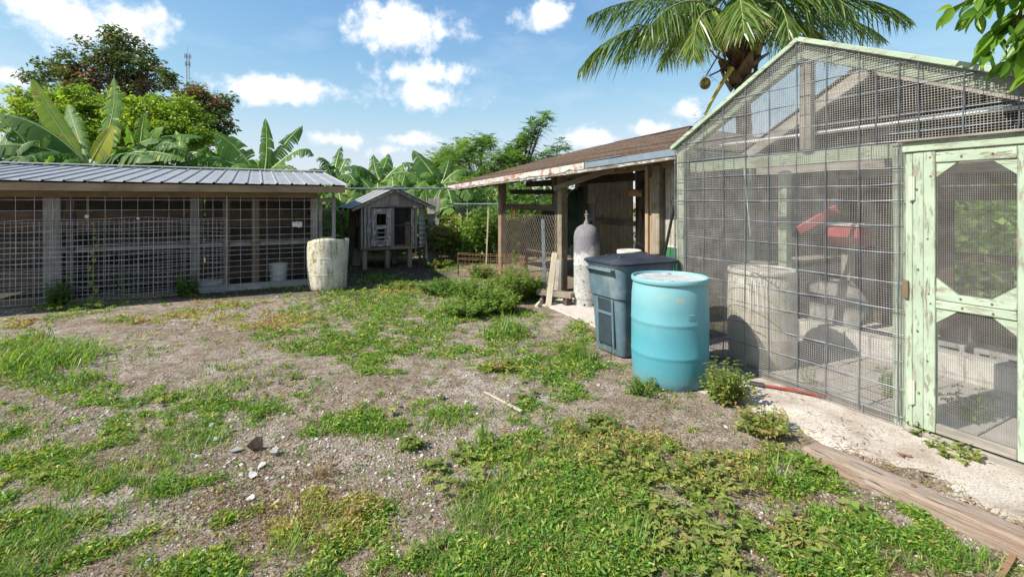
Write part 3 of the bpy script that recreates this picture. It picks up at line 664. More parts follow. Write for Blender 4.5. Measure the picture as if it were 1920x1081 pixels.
def make_shed():
    T = thing('open_shed', 'old open-fronted wooden shed with brown shingle roof and peeling fascia', 'shed', (4.64, 6.9, 0))
    yN, yFar, xr = 3.72, 10.68, 9.1
    # shingle courses, each lapped over the one below
    g = NG('brown_shingles'); v = g.coord('Object'); a = g.noise(g.coord('Object', (3, 14, 3)), 1.6, 6, 0.7); b = g.noise(v, 40, 5, 0.7); br = g.noise(v, .8, 4, .6)
    c = g.ramp(a, [(0.3, (0.065,0.046,0.036)), (0.5, (0.120,0.088,0.070)), (0.72, (0.20,0.155,0.128))]); c = g.mix(g.ramp(b, [(0.4,.6),(0.55,0.)]), c, (0.07,0.045,0.034)); c = g.vary(c, .38)
    g.col(c); g.set(.92, 0, .15); g.bump(b, .6, .008); SH = g.m
    n = 42; rs = random.Random(3)
    for k in range(n):
        x0 = UE+(xr-UE)*k/n-.02; x1 = UE+(xr-UE)*(k+1)/n+.03; m = MB(); vs = []; ys = np.linspace(near_edge(x0), yFar, 34)
        for y in ys:
            w = rs.uniform(-.012, .012); d = .02*math.sin(y*1.3)
            vs += [(x0+w, y, rz(x0, y)+.042+d+rs.uniform(0,.006)), (x1, y, rz(x1, y)+.004+d), (x0+w, y, rz(x0, y)+.004+d)]
        fs = []
        for i in range(len(ys)-1): fs += [(3*i, 3*i+1, 3*i+4, 3*i+3), (3*i+2, 3*i, 3*i+3, 3*i+5)]
        m.add(vs, fs); m.build('shingle_course', SH, T)
    m = MB(); yh = near_edge(xr); m.add([(xr, yh, rz(xr,yh)), (xr, yFar, rz(xr,yFar)), (11.6, yFar, 2.3), (11.6, 3.72, 2.14)], [(0,1,2,3)]); m.build('rear_slope', SH, T, thick=.03)
    m = MB(); m.add([(UE, 3.72, 2.12), (xr, yh, rz(xr,yh)), (11.6, 3.72, 2.12)], [(0,1,2)]); m.build('hip_slope', SH, T, thick=.03)
    m = MB(); m.bar((xr, yh, rz(xr,yh)+.03), (xr, yFar, rz(xr,yFar)+.03), .25, .03); m.build('ridge_cap', SH, T)
    # decking boards under the shingles
    k = 0; x = UE+.02
    while x < xr-.1:
        m = MB(); yq = near_edge(x+.18)+.05; m.bar((x+.09, yq, rz(x+.09,yq)-.02), (x+.09, yFar-.02, rz(x+.09,yFar)-.02), .175, .018, (-SL,0,1)); m.build('roof_deck_board', W_brown('y'), T); x += .18; k += 1
    # fascia: peeling boards in lengths, drip edge
    cuts = [10.70, 8.55, 7.2, 5.9, 3.72]
    for a_, b_ in zip(cuts, cuts[1:]):
        d = rs.uniform(-.012, .012); m = MB(); m.bar((UE-.01, a_-.004, ez(a_)-.055+d), (UE-.01, b_+.004, ez(b_)-.055+d*.4), .03, .10); m.build('fascia_board', W_fascia('y'), T, bevel=.004)
    ry = np.linspace(5.35, 10.68, 46); m = MB(); vs = []
    for i, y in enumerate(ry):                          # torn old drip edge
        lo = ez(y)-.055-.03*vnoise(np.array([y*3.1]), np.array([.5]), 4)[0]; lo += .03*(rs.random() < .15)
        vs += [(UE-.032, y, ez(y)+.022), (UE-.034, y, lo)]
    m.add(vs, [(2*i, 2*i+1, 2*i+3, 2*i+2) for i in range(len(ry)-1)])
    m.build('drip_edge', simple('peeling_drip_edge', (.50,.48,.45), .7, .0, .15, 7, .2, .3, dirt=(.30,.14,.07), dirt_at=(.50,.58), dscale=5), T, thick=.002)
    m = MB(); m.bar((UE-.035, 3.70, ez(3.7)-.03), (UE-.035, 5.33, ez(5.33)-.02), .006, .075); m.build('metal_flashing', simple('blue_grey_flashing', (.22,.28,.33), .4, .3), T)
    m = MB(); m.bar((UE-.002, 4.6, ez(4.6)+.03), (UE-.002, 5.33, ez(5.33)+.03), .07, .006); m.build('metal_flashing', simple('blue_grey_flashing', (.22,.28,.33), .4, .3), T)
    m = MB(); m.bar((UE, yFar+.01, rz(UE,yFar)-.05), (xr, yFar+.01, rz(xr,yFar)-.05), .03, .11); m.build('rake_board', W_brown('x'), T)
    for y in np.arange(4.0, 10.6, .61):
        xe = min(xr, UE+(y-3.72)/.84-.1)
        if xe < UE+.3: continue
        m = MB(); m.bar((UE+.02, y, rz(UE,y)-.085), (xe, y, rz(xe,y)-.085), .045, .10); m.build('rafter', W_brown('x'), T)
    # posts and beams
    xp = 4.64
    for y, w, f in ((9.17,.14,W_brown),(6.88,.13,W_post),(6.99,.09,W_dark),(4.64,.14,W_post),(4.80,.06,W_tan)):
        box('post', f('z'), T, xp-.065, xp+.065, y-w/2, y+w/2, 0, rz(xp,y)-.16-(0.07 if y < 6 else 0), .006)
    bar('plate_beam', W_brown, T, (xp, 6.80, rz(xp,6.8)-.11), (xp, 10.5, rz(xp,10.5)-.11), .09, .11)
    bar('header_beam', W_tan, T, (xp+.0, 4.30, rz(xp,4.3)-.19), (xp+.0, 6.95, rz(xp,6.95)-.165), .05, .17)
    bar('brace_board', W_grey, T, (xp-.12, 6.95, 1.76), (xp-.10, 5.4, 2.02), .035, .085)
    bar('cross_rail', W_dark, T, (xp, 9.1, 1.44), (xp, 6.95, 1.42), .05, .11)
    bar('cross_rail', W_grey, T, (xp+.75, 9.1, .93), (xp+.75, 6.9, .88), .03, .16)
    bar('low_rail', W_brown, T, (xp, 9.1, .12), (xp, 6.95, .10), .05, .14)
    for y in (9.0, 7.9): box('post', W_grey('z'), T, 5.85, 5.95, y, y+.1, 0, 2.2)
    bar('tie_beam', W_dark, T, (5.9, 4.3, 1.98), (5.9, 10.3, 1.96), .08, .14)
    bar('tie_beam', W_dark, T, (4.7, 8.9, 1.74), (6.6, 8.9, 1.76), .06, .10)
    # chain link of the far bay
    A, B = chain((xp-.08, 9.12, 0), (xp-.08, 6.95, 0), .06, 1.30, .088); cloth_part(T, 'chain_link', A, B, .0042, simple('chain_wire', (.30,.25,.20), .6, .3, .2, 9, 0))
    A, B = chain((xp+.07, 9.12, 0), (xp+.07, 6.95, 0), 1.30, 1.78, .06); cloth_part(T, 'upper_chain_link', A, B, .0022, CLOTH_D)
    # back wall: cream boards, each its own
    y = 4.3; k = 0
    while y < 9.3:
        if not (6.95 < y < 7.25): box('wall_board', W_cream('z'), T, 6.62+.006*(k % 2), 6.65+.006*(k % 2), y+.008, y+.122, .05, 2.35)
        y += .132; k += 1
    box('wall_rail', W_grey('y'), T, 6.56, 6.61, 4.3, 9.3, 1.05, 1.15); box('door_post', W_dark('z'), T, 6.45, 6.58, 6.95, 7.06, 0, 2.3); box('door_post', W_brown('z'), T, 6.45, 6.58, 6.45, 6.53, 0, 2.3)
    # near end wall and the painted strip beside the opening
    x = 4.72; k = 0
    while x < 9.0:
        box('end_wall_board', (W_grey if k % 4 else W_brown)('z'), T, x, x+.145, 4.26+.006*(k % 2), 4.285+.006*(k % 2), .04, 2.08); x += .15; k += 1
    y = 4.29; k = 0
    while y < 4.55:
        box('front_strip_board', W_cream('z'), T, 4.66, 4.685, y, y+.082, .95, 1.98); box('front_strip_board', W_green('z'), T, 4.66+.003, 4.688, y, y+.082, .05, .945); y += .087; k += 1
    A, B = screen_rect('x', 4.655, 4.28, 4.56, 1.0, 2.0, .025); cloth_part(T, 'end_screen', A, B, .0014)
    box('side_plank', W_tan('z'), T, 4.60, 4.66, 4.735, 4.765, .04, 1.86)
    return T
make_shed()
def shed_contents():
    # dark green tarp hung across the far bay
    T = thing('green_tarp', 'dark green tarp sloping behind the chain link of the shed', 'tarp', (5.2, 8.0, .0)); m = MB(); n = 24; vs = []
    for i in range(n):
        t = i/(n-1); y = 9.15-2.15*t; ztop = 1.02+.80*t; h = .05*math.sin(i*1.9)
        vs += [(5.15+h, y, ztop), (5.22+h*1.6, y, .95), (5.2+h*.5, y, .48)]
    m.add(vs, [f for i in range(n-1) for f in ((3*i, 3*i+3, 3*i+4, 3*i+1), (3*i+1, 3*i+4, 3*i+5, 3*i+2))]); m.build('sheet', simple('green_tarp_cloth', (.022,.055,.030), .75, 0, .3, 3, .2), T, smooth=True, thick=.003)
    MB().tube([(5.12,9.1,1.06),(5.12,7.0,1.84)], .014, 6).build('cord', GALV, T); bar('batten', W_dark, T, (5.2,9.15,.50), (5.2,7.0,.50), .04, .05); box('stake', W_dark('z'), T, 5.17, 5.23, 9.1, 9.16, 0, 1.05); box('stake', W_dark('z'), T, 5.17, 5.23, 6.98, 7.04, 0, 1.8)
    p = at(962, 395, 9.75); T = thing('red_rag', 'scrap of red cloth hanging in the far bay of the shed', 'cloth', p); m = MB(); 
    for i in range(5):
        for j in range(4): m.v.append((p.x+.015*math.sin(i*2+j), p.y+(j-1.5)*.03*(1-.1*i), p.z+.08-i*.04+.01*math.sin(j*3)))
    m.f = [(i*4+j, i*4+j+1, (i+1)*4+j+1, (i+1)*4+j) for i in range(4) for j in range(3)]; m.build('cloth', simple('red_cloth', (.55,.06,.03), .8), T, thick=.004); MB().tube([p+Vector((0,0,.08)), p+Vector((.05,0,.3))], .004, 5).build('cord', W_dark('z'), T)
    # bench with clutter, grey panel, dark log
    T = thing('work_bench', 'rough wooden work bench at the back wall of the shed', 'bench', (6.3, 5.9, 0))
    box('bench_top', W_grey('y'), T, 6.0, 6.5, 5.0, 6.35, .86, .91)
    for y in (5.05, 6.25):
        for x in (6.05, 6.42): box('leg', W_dark('z'), T, x, x+.07, y, y+.07, 0, .86)
    box('apron', W_dark('y'), T, 6.005, 6.03, 5.0, 6.35, .74, .855); box('shelf', W_brown('y'), T, 6.04, 6.45, 5.1, 6.3, .35, .38)
    T = thing('bench_vise', 'old iron vise bolted to the shed bench', 'vise', (6.12, 5.75, .911)); iron = simple('dull_iron', (.16,.15,.14), .6, .4)
    box('base', iron, T, 6.04, 6.22, 5.68, 5.82, .911, .945); box('jaw', iron, T, 6.05, 6.11, 5.62, 5.88, .945, 1.06, .01); box('jaw', iron, T, 6.14, 6.20, 5.62, 5.88, .945, 1.06, .01); MB().tube([(6.0,5.75,.985),(6.3,5.75,.985)], .016, 8).build('screw', iron, T, smooth=True); MB().tube([(6.005,5.65,.985),(6.005,5.85,.985)], .008, 6).build('handle', iron, T, smooth=True)
    T = thing('metal_sheet', 'square grey metal panel hung inside the shed opening', 'panel', (5.5, 7.2, 0)); a = at(1104, 398, 8.7)
    m = MB(); m.bar(a-Vector((0,.17,0)), a+Vector((0,.17,0)), .02, .32); m.build('sheet', simple('grey_metal_panel', (.27,.29,.31), .5, .3), T); box('stand', W_dark('z'), T, a.x+.012, a.x+.05, a.y-.03, a.y+.03, 0, a.z+.1); box('frame_strip', W_grey('y'), T, a.x-.016, a.x-.0105, a.y-.17, a.y+.17, a.z+.135, a.z+.16)
    p = at(1196, 377+CAMH*F_PX/7.4, 7.4); q = at(1212, 352, 7.4)
    T = thing('split_log', 'dark split log propped upright inside the shed', 'log', p); m = MB(); m.tube([p, p.lerp(q,.4)+Vector((.02,.03,0)), q], [.11,.10,.085], 9).jitter(.012); m.build('trunk', W_dark('z'), T); m = MB(); m.tube([p.lerp(q,.6), p.lerp(q,.75)+Vector((-.12,-.05,.1))], [.04,.02], 6).build('branch_stub', W_dark('z'), T)
    T = thing('hanging_tube', 'rusty orange tube slung under the shed roof', 'tube', (5.9, 6.0, 1.8)); a = at(1178, 360, 7.2); b = at(1205, 362, 7.1); m = MB(); m.tube([a, b], .055, 12).build('tube', RUST, T, smooth=True); MB().tube([a.lerp(b,.5)+Vector((0,0,.05)), a.lerp(b,.5)+Vector((0,0,.42))], .006, 5).build('hanger', GALV, T)
    # black pole leaning in the corner
    a = at(1232, 377+CAMH*F_PX/5.9, 5.9); b = at(1263, 392, 5.75); a = at(1219, 377+CAMH*F_PX/6.0, 6.0)
    T = thing('black_pole', 'black pole leaning in the corner between shed and cage', 'pole', a); m = MB(); m.tube([a, b], .017, 8).build('shaft', simple('black_rubber', (.018,.018,.018), .5), T, smooth=True); MB().tube([b, b+(b-a).normalized()*.05], .02, 8).build('end_cap', simple('black_rubber', (.018,.018,.018), .5), T, smooth=True)
shed_contents()
def gas_cylinder():
    c = gnd(1104, 577); c = (c.x+FW.x*.19, c.y+FW.y*.19, 0.0)
    T = thing('gas_cylinder', 'tall grey flaking propane cylinder standing before the shed post', 'gas cylinder', c)
    g = NG('flaking_grey_cylinder'); v = g.coord('Object'); sp = g.N('ShaderNodeSeparateXYZ'); g.L(v, sp.inputs[0]); rough_n = g.noise(v, 9, 8, .72); fine = g.noise(v, 34, 7, .75)
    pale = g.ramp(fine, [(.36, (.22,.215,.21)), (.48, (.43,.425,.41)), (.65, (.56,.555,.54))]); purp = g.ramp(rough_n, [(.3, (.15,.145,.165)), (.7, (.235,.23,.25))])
    hgt = g.math('ADD', g.math('ADD', sp.outputs[2], g.math('MULTIPLY', sp.outputs[0], -.55)), g.math('MULTIPLY', g.math('SUBTRACT', rough_n, .5), .35)); cut = g.ramp(g.math('MULTIPLY', hgt, .5), [(.425, 0.), (.45, 1.)])  # darker purple-grey above a slanting ragged line, pale grey below
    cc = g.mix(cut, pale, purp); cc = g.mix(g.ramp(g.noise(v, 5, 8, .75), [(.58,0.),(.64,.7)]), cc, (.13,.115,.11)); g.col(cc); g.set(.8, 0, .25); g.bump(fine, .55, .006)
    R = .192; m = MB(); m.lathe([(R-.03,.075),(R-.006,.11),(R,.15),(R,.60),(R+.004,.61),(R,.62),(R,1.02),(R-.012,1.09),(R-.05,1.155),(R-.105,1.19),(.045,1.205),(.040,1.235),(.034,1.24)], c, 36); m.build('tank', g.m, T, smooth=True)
    m = MB(); m.lathe([(R-.012,0),(R-.008,0),(R-.008,.10),(R-.012,.10)], c, 36); m.build('foot_ring', simple('foot_ring_grey', (.42,.42,.41), .7, .1, .2, 12, .2, .3, dirt=(.16,.13,.11)), T, smooth=True)
    for a in (0.3, 1.2, 2.4, 3.9, 4.6, 5.4):
        m = MB(); e = Vector((math.cos(a), math.sin(a), 0)); q = Vector(c)+e*(R-.007)+Vector((0,0,.045)); m.tube([q-e*.001, q+e*.0015], .014, 10); m.build('vent_hole', simple('hole_dark', (.01,.01,.01), .9), T)
    brass = simple('dull_brass', (.36,.34,.30), .5, .5)
    V = sub('valve', T); m = MB(); m.lathe([(.03,1.235),(.03,1.26),(.018,1.265),(.018,1.30),(.026,1.305),(.026,1.32),(.012,1.335)], c, 12); m.build('stem', brass, V, smooth=True)
    m = MB(); m.tube([(c[0]+.016, c[1], 1.285), (c[0]+.055, c[1]-.02, 1.285)], .012, 8).build('outlet', brass, V, smooth=True); m = MB(); m.lathe([(.008,1.33),(.036,1.335),(.038,1.35),(.008,1.355)], c, 10); m.build('hand_wheel', brass, V)
    m = MB(); m.bar((c[0]-.005, c[1], 1.35), (c[0]-.012, c[1]-.004, 1.405), .022, .012, FW); m.build('tag_plate', brass, V)
gas_cylinder()
# ------------------------------------------------------------------ gabled wire cage, right
XC = 3.83; VL, VR, VM = 3.61, 0.70, 2.31; ZE, ZP = 2.10, 2.845
def croof(y):
    return ZP-(y-VM)*(ZP-ZE)/(VL-VM) if y > VM else ZP-(VM-y)*(ZP-ZE)/(VM-VR)
def make_cage():
    T = thing('wire_cage', 'gabled mint-green timber aviary cage covered in wire mesh', 'cage', (XC+.3, VM, 0)); M = W_mint
    depth = [XC+.03, XC+1.08, XC+2.75]
    for i, x in enumerate(depth):
        for y in (VL-.05, VR+.05):
            box('corner_post', M('z') if i < 2 else W_grey('z'), T, x, x+.075, y-.045, y+.045, 0, ZE-.03)
        for s, ye in ((1, VL), (-1, VR)):
            m = MB(); m.bar((x+.037, VM+s*.01, ZP-.10), (x+.037, ye, ZE-.055), .07, .115, (0,0,1)); m.build('rafter', M('y') if i < 1 else W_grey('y'), T, bevel=.005)
        bar('tie_beam', M if i == 0 else W_grey, T, (x+.11, VR+.1, 1.90), (x+.11, VL-.1, 1.885), .045, .10)
    for s, ye in ((1, VL), (-1, VR)):                      # painted trim boards on the front edge of the roof
        m = MB(); m.bar((XC-.005, VM-s*.0, ZP-.012), (XC-.005, ye+s*.03, ZE-.012), .05, .038, (0,0,1)); m.build('rake_trim', M('y') if s > 0 else W_mint('y'), T, bevel=.004)
    box('ridge_post', W_grey('z'), T, XC+.075, XC+.145, VM-.045, VM+.045, 1.955, ZP-.12)
    bar('ridge_beam', W_grey, T, (XC+.05, VM, ZP-.07), (XC+2.8, VM, ZP-.07), .05, .12)
    for y in (VL, VR): bar('eave_plate', M, T, (XC+.05, y-.04 if y > 2 else y+.04, ZE-.08), (XC+2.8, y-.04 if y > 2 else y+.04, ZE-.08), .05, .10)
    t, ym = on_x(1470, XC+.75); box('inner_post', M('z'), T, XC+.72, XC+.80, ym-.045, ym+.045, .05, 1.84)
    t, yd = on_x(1672, XC+.05); box('door_post', M('z'), T, XC+.02, XC+.10, 1.59, 1.68, 0, 1.93)
    bar('sill_board', W_grey, T, (XC+.06, 1.68, .03), (XC+.06, VL-.02, .03), .05, .09)
    m = MB(); m.tube([(XC+.17, VR+.1, 2.10), (XC+.17, VL-.25, 2.085)], .014, 8); m.build('white_pipe', simple('white_pvc', (.75,.75,.74), .4), T, smooth=True)
    # roof behind the second frame: dark sheets; board infill at the back
    for s, ye in ((1, VL), (-1, VR)):
        for k in range(3):
            xa = XC+1.06+k*.62; xb_ = xa+.615; m = MB(); n = 14; vs = []
            for i in range(n):
                x = xa+(xb_-xa)*i/(n-1); h = .010*math.cos(i*2.4)
                vs += [(x, VM, ZP+.005+h), (x, ye+s*.12, ZE-.065+h)]
            m.add(vs, [(2*i, 2*i+1, 2*i+3, 2*i+2) for i in range(n-1)]); m.build('roof_sheet', simple('dark_roof_sheet', (.10,.105,.10), .8, 0, .25, 4, .1), T, thick=.004)
    xk = XC+2.86; z = 0
    for k, z in enumerate(np.arange(1.55, 2.75, .16)):
        hw = min(1.0, (ZP-z)/(ZP-ZE)); ya = VM-(VM-VR)*min(1, (ZP-z-.02)/(ZP-ZE)); yb = VM+(VL-VM)*min(1, (ZP-z-.02)/(ZP-ZE))
        if yb-ya > .15: box('gable_board', W_dark('y'), T, xk, xk+.025, ya+.02, yb-.02, z+.004, min(z+.155, ZP-.05))
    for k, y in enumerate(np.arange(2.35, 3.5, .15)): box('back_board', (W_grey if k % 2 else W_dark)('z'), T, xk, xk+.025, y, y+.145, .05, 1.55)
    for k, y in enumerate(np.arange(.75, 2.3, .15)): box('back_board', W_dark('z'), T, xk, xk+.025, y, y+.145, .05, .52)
    bar('back_rail', W_dark, T, (xk-.02, VR, .95), (xk-.02, VL, .95), .03, .09)
    A, B = screen_rect('x', xk, VR+.1, 2.32, .5, 1.55, .05); cloth_part(T, 'rear_mesh', A, B, .003, CLOTH_D)
    # side walls
    for y in (VL, VR):
        A, B = screen_rect('y', y, XC+.1, XC+2.7, .05, 2.0, .0127 if y > 2 else .025); cloth_part(T, 'side_mesh', A, B, .0021, CLOTH)
        for x in (XC+1.9,): box('side_post', W_grey('z'), T, x, x+.07, y-.035, y+.035, 0, 2.0)
        for z in (.55, 1.15): box('side_rail', W_grey('x'), T, XC+.11, XC+2.7, y-.06 if y > 2 else y+.02, y-.02 if y > 2 else y+.06, z, z+.09)
    for z in np.arange(.08, 1.0, .15):
        box('low_side_board', W_grey('x'), T, XC+1.2, XC+2.7, VL-.11, VL-.085, z, z+.145)
    # fine mesh over the front, following the gable; leaves the doorway free
    A, B = [], []; sp = .0165; xf = XC-.004; bulge = lambda y, z: .007*math.sin(y*3.1+1)*math.sin(z*2.3)
    for k, y in enumerate(np.arange(VR, VL+.001, sp)):
        top = croof(y)-.02
        zz = np.linspace(1.93 if y < 1.60 else .015, top, 9)
        for za, zb in zip(zz, zz[1:]): A.append((xf+bulge(y, za), y+.004*math.sin(za*5+y), za)); B.append((xf+bulge(y, zb), y+.004*math.sin(zb*5+y), zb))
    z = .02
    while z < ZP-.05:
        f = min(1.0, (ZP-.02-z)/(ZP-ZE)); ya = VM-(VM-VR)*f; yb = VM+(VL-VM)*f
        if z < 1.93: ya = 1.60
        yy = np.linspace(ya, yb, 11)
        for a_, b_ in zip(yy, yy[1:]): A.append((xf+bulge(a_, z), a_, z+.004*math.sin(a_*6+z))); B.append((xf+bulge(b_, z), b_, z+.004*math.sin(b_*6+z)))
        z += sp
    cloth_part(T, 'front_mesh', A, B, .0026, CLOTH)
    # mesh over the open front slope, left side
    A, B = [], []
    for y in np.arange(VM, VL, .025): A.append((XC+.05, y, croof(y))); B.append((XC+1.1, y, croof(y)))
    for x in np.arange(XC+.05, XC+1.1, .025): A.append((x, VM, ZP)); B.append((x, VL, ZE))
    cloth_part(T, 'roof_mesh', A, B, .0016, CLOTH)
    # heavy welded panel, wire by wire
    wp = sub('wire_panel', T); zs = [.09,.28,.466,.645,.81,.99,1.19,1.37,1.544,1.655,1.77,1.94,2.12,2.31,2.47,2.64]; xw = XC-.016; rs = random.Random(2)
    for px in (1265, 1285.5, 1318.8, 1356.5, 1396.9, 1441.6, 1493.8, 1549.3, 1611, 1685, 1721, 1808, 1909):
        t, y = on_x(px, xw); lo = .06 if px < 1700 else 1.95
        pts = [(xw+rs.uniform(-.004,.004), y+rs.uniform(-.006,.006), z) for z in np.linspace(lo, croof(y)-.035, 7)]; MB().tube(pts, .0042, 5).build('wire', PANEL, wp, smooth=True)
    t, y = on_x(1643, xw); MB().tube([(xw, y, 1.93), (xw, y, 2.44)], .0042, 5).build('wire', PANEL, wp, smooth=True)
    for z in zs:
        f = min(1.0, (ZP-.03-z)/(ZP-ZE)); ya = VM-(VM-VR)*f; yb = VM+(VL-VM)*f
        if z < 1.95: ya = 1.605
        pts = [(xw+.008+rs.uniform(-.003,.003), y, z+rs.uniform(-.006,.006)) for y in np.linspace(ya, yb, 10)]; MB().tube(pts, .0042, 5).build('wire', PANEL, wp, smooth=True)
    # door frame and door
    J = sub('door_frame', T)
    box('jamb', M('z'), J, XC-.03, XC+.05, 1.548, 1.588, 0, 1.86); box('jamb', M('z'), J, XC-.03, XC+.05, .90, .945, 0, 1.86)
    box('head', M('y'), J, XC-.045, XC+.05, .86, 1.60, 1.863, 1.925); box('drip_strip', W_grey('y'), J, XC-.075, XC-.02, .84, 1.62, 1.928, 1.945); box('threshold', W_grey('y'), J, XC-.04, XC+.06, .90, 1.588, 0, .06)
    box('latch_block', W_brown('z'), J, XC-.05, XC-.031, 1.565, 1.60, .90, 1.02)
    D = sub('door', T); x0, x1 = XC-.035, XC+.0
    box('stile', M('z'), D, x0, x1, 1.487, 1.545, .075, 1.855); box('stile', M('z'), D, x0-.006, x1, 1.425, 1.485, .075, 1.855); box('stile', M('z'), D, x0, x1, .95, 1.055, .075, 1.855)
    for z0, z1, f in ((.075,.135,W_grey),(.865,.915,M),(.918,.965,M),(1.785,1.85,M)): box('rail', f('y'), D, x0-.003, x1-.002, 1.056, 1.424, z0, z1)
    for zz, s in ((.966,1),(1.784,-1),(.864,-1)):
        for ya, dy in ((1.423,-1),(1.057,1)): MB().prism([(ya, zz), (ya+dy*.105, zz), (ya, zz+s*.09)], 'x', x0+.008, x1-.006).build('gusset', M('y'), D)
    A, B = screen_rect('x', XC-.022, 1.05, 1.43, .12, 1.80, .0105); cloth_part(D, 'screen', A, B, .0017, CLOTH)
    nm = simple('rusty_nail', (.13,.07,.04), .8)
    for y_, zs_ in ((1.515, (.3,.7,1.1,1.62)), (1.455, (.18,.52,.89,.95,1.30,1.70,1.82)), (1.0, (.2,.5,.89,.95,1.2,1.6,1.82)), (1.30, (.89,.945,1.815)), (1.16, (.885,.94,1.82))):
        for z_ in zs_:
            q = (x0-.0068, y_+.008*math.sin(z_*40), z_); MB().tube([(q[0]+.004, q[1], q[2]), (q[0]-.0012, q[1], q[2])], .0058, 7).build('nail', nm, D)
    for z in (.22, 1.55):
        H = MB(); H.box(x0-.014, x0-.004, 1.530, 1.562, z, z+.15); H.tube([(x0-.012, 1.5465, z-.005), (x0-.012, 1.5465, z+.155)], .009, 8); H.build('hinge', simple('painted_hinge', (.52,.58,.46), .6, .2), D)
    return T
make_cage()
def cage_floor():
    T = bpy.data.objects.new('concrete_floor', None); COL.objects.link(T); T.location = (XC+.4, 2.2, 0); tag(T, 'pinkish concrete slab floor inside the wire cage', 'floor', kind='structure')
    mat = simple('pink_concrete', (.52,.47,.43), .9, 0, .10, 5, .4, .2, dirt=(.30,.25,.20), dirt_at=(.55,.75), dscale=2.5)
    for i in range(4):
        for j in range(5):
            x = XC+.10+i*.70; y = .74+j*.57; box('slab', mat, T, x, x+.69, y, y+.56, -.02, .055+.003*((i+j) % 3), .005)
    C = thing('concrete_kerb', 'low white concrete kerb running across the cage floor', 'kerb', (XC+1.25, 2.0, .05))
    wm = simple('white_concrete', (.66,.63,.58), .9, 0, .12, 6, .4, .2, dirt=(.30,.26,.20), dirt_at=(.56,.70), dscale=5)
    for k in range(4): box('kerb_block', wm, C, XC+1.30, XC+1.48, .80+k*.62, .80+k*.62+.61, .05, .26, .012)
cage_floor()
def plastic_drum(name, lab, c, mat, lidmat=None, R=.292, H=.885):
    T = thing(name, lab, 'drum', c); z = lambda f: f*H
    prof = [(0,.012),(R*.80,.006),(R*.89,.0),(R*.93,.02),(R*.965,.07),(R*.985,.16)]
    for zr in (.30, .60): prof += [(R*.998, z(zr)-.035), (R*1.0, z(zr)-.014), (R*1.007, z(zr)-.008), (R*1.007, z(zr)+.008), (R*1.0, z(zr)+.014)]
    prof += [(R*.998, z(.72)), (R*.99, z(.83)), (R*.965, z(.91)), (R*.945, z(.945)), (R*.945, z(.955))]
    m = MB(); m.lathe(prof, c, 48); m.build('body', mat, T, smooth=True)
    m = MB(); m.lathe([(R*.94, z(.953)), (R*.99, z(.957)), (R*1.0, z(.966)), (R*1.0, z(.990)), (R*.985, H), (R*.955, H), (R*.945, z(.992)), (R*.935, z(.978))], c, 48); m.build('rim', mat, T, smooth=True)
    m = MB(); m.lathe([(R*.936, z(.979)), (R*.88, z(.972)), (R*.86, z(.980)), (R*.4, z(.983)), (0, z(.983))], c, 48); m.build('top', lidmat or mat, T, smooth=True)
    for a in (.9, 3.9):
        m = MB(); q = (c[0]+R*.66*math.cos(a), c[1]+R*.66*math.sin(a), c[2]); m.lathe([(.045, z(.982)), (.045, z(.990)), (.034, z(.991)), (.034, z(.996)), (0, z(.996))], q, 16); m.build('bung', lidmat or mat, T, smooth=True)
    return T
def drum_mat(name, base, fade, stain):
    g = NG(name); v = g.coord('Object'); sp = g.N('ShaderNodeSeparateXYZ'); g.L(v, sp.inputs[0]); n = g.noise(v, 5, 7, .6); n2 = g.noise(g.coord('Object', (4,4,14)), 2, 7, .7)
    h = g.math('ADD', sp.outputs[2], g.math('MULTIPLY', g.math('SUBTRACT', n, .5), .25)); c = g.mix(g.ramp(h, [(.40, 0.), (.80, .9)]), base, fade)
    c = g.mix(g.math('MULTIPLY', g.ramp(n2, [(.54, 0.), (.66, .7)]), g.ramp(sp.outputs[2], [(.68, 0.), (.76, 1.), (.84, .6), (.88, 0.)])), c, stain)
    c = g.mix(g.ramp(g.noise(v, 48, 6, .8), [(.63, 0.), (.72, .5)]), c, tuple(.5*x for x in base)); low = g.ramp(g.math('ADD', sp.outputs[2], g.math('MULTIPLY', g.math('SUBTRACT', n2, .5), .3)), [(.0, .3), (.16, 0.)]); c = g.mix(low, c, (.30,.26,.20)); scr = g.noise(g.coord('Object', (30,30,3)), 3, 6, .7); c = g.mix(g.ramp(scr, [(.60,0.),(.68,.35)]), c, tuple(min(1, 1.6*x+.05) for x in base))
    g.col(c); g.set(g.ramp(n, [(.3, .42), (.7, .62)]), 0, .35); g.bump(g.noise(v, 14, 6, .6), .12, .006); return g.m
DR = gnd(1264, 735); DRC = (DR.x+FW.x*.30+RT.x*.06, DR.y+FW.y*.30+RT.y*.06, -.005)
BLUE = drum_mat('faded_blue_plastic', (.075,.285,.345), (.20,.42,.46), (.42,.36,.24))
dl = simple('bleached_drum_top', (.46,.50,.50), .6, 0, .2, 6, .1, .3, dirt=(.22,.21,.19), dirt_at=(.50,.68), dscale=5)
BD = plastic_drum('blue_drum', 'faded turquoise plastic drum with a bleached top beside the trash bin', DRC, BLUE, dl, .322, .90)
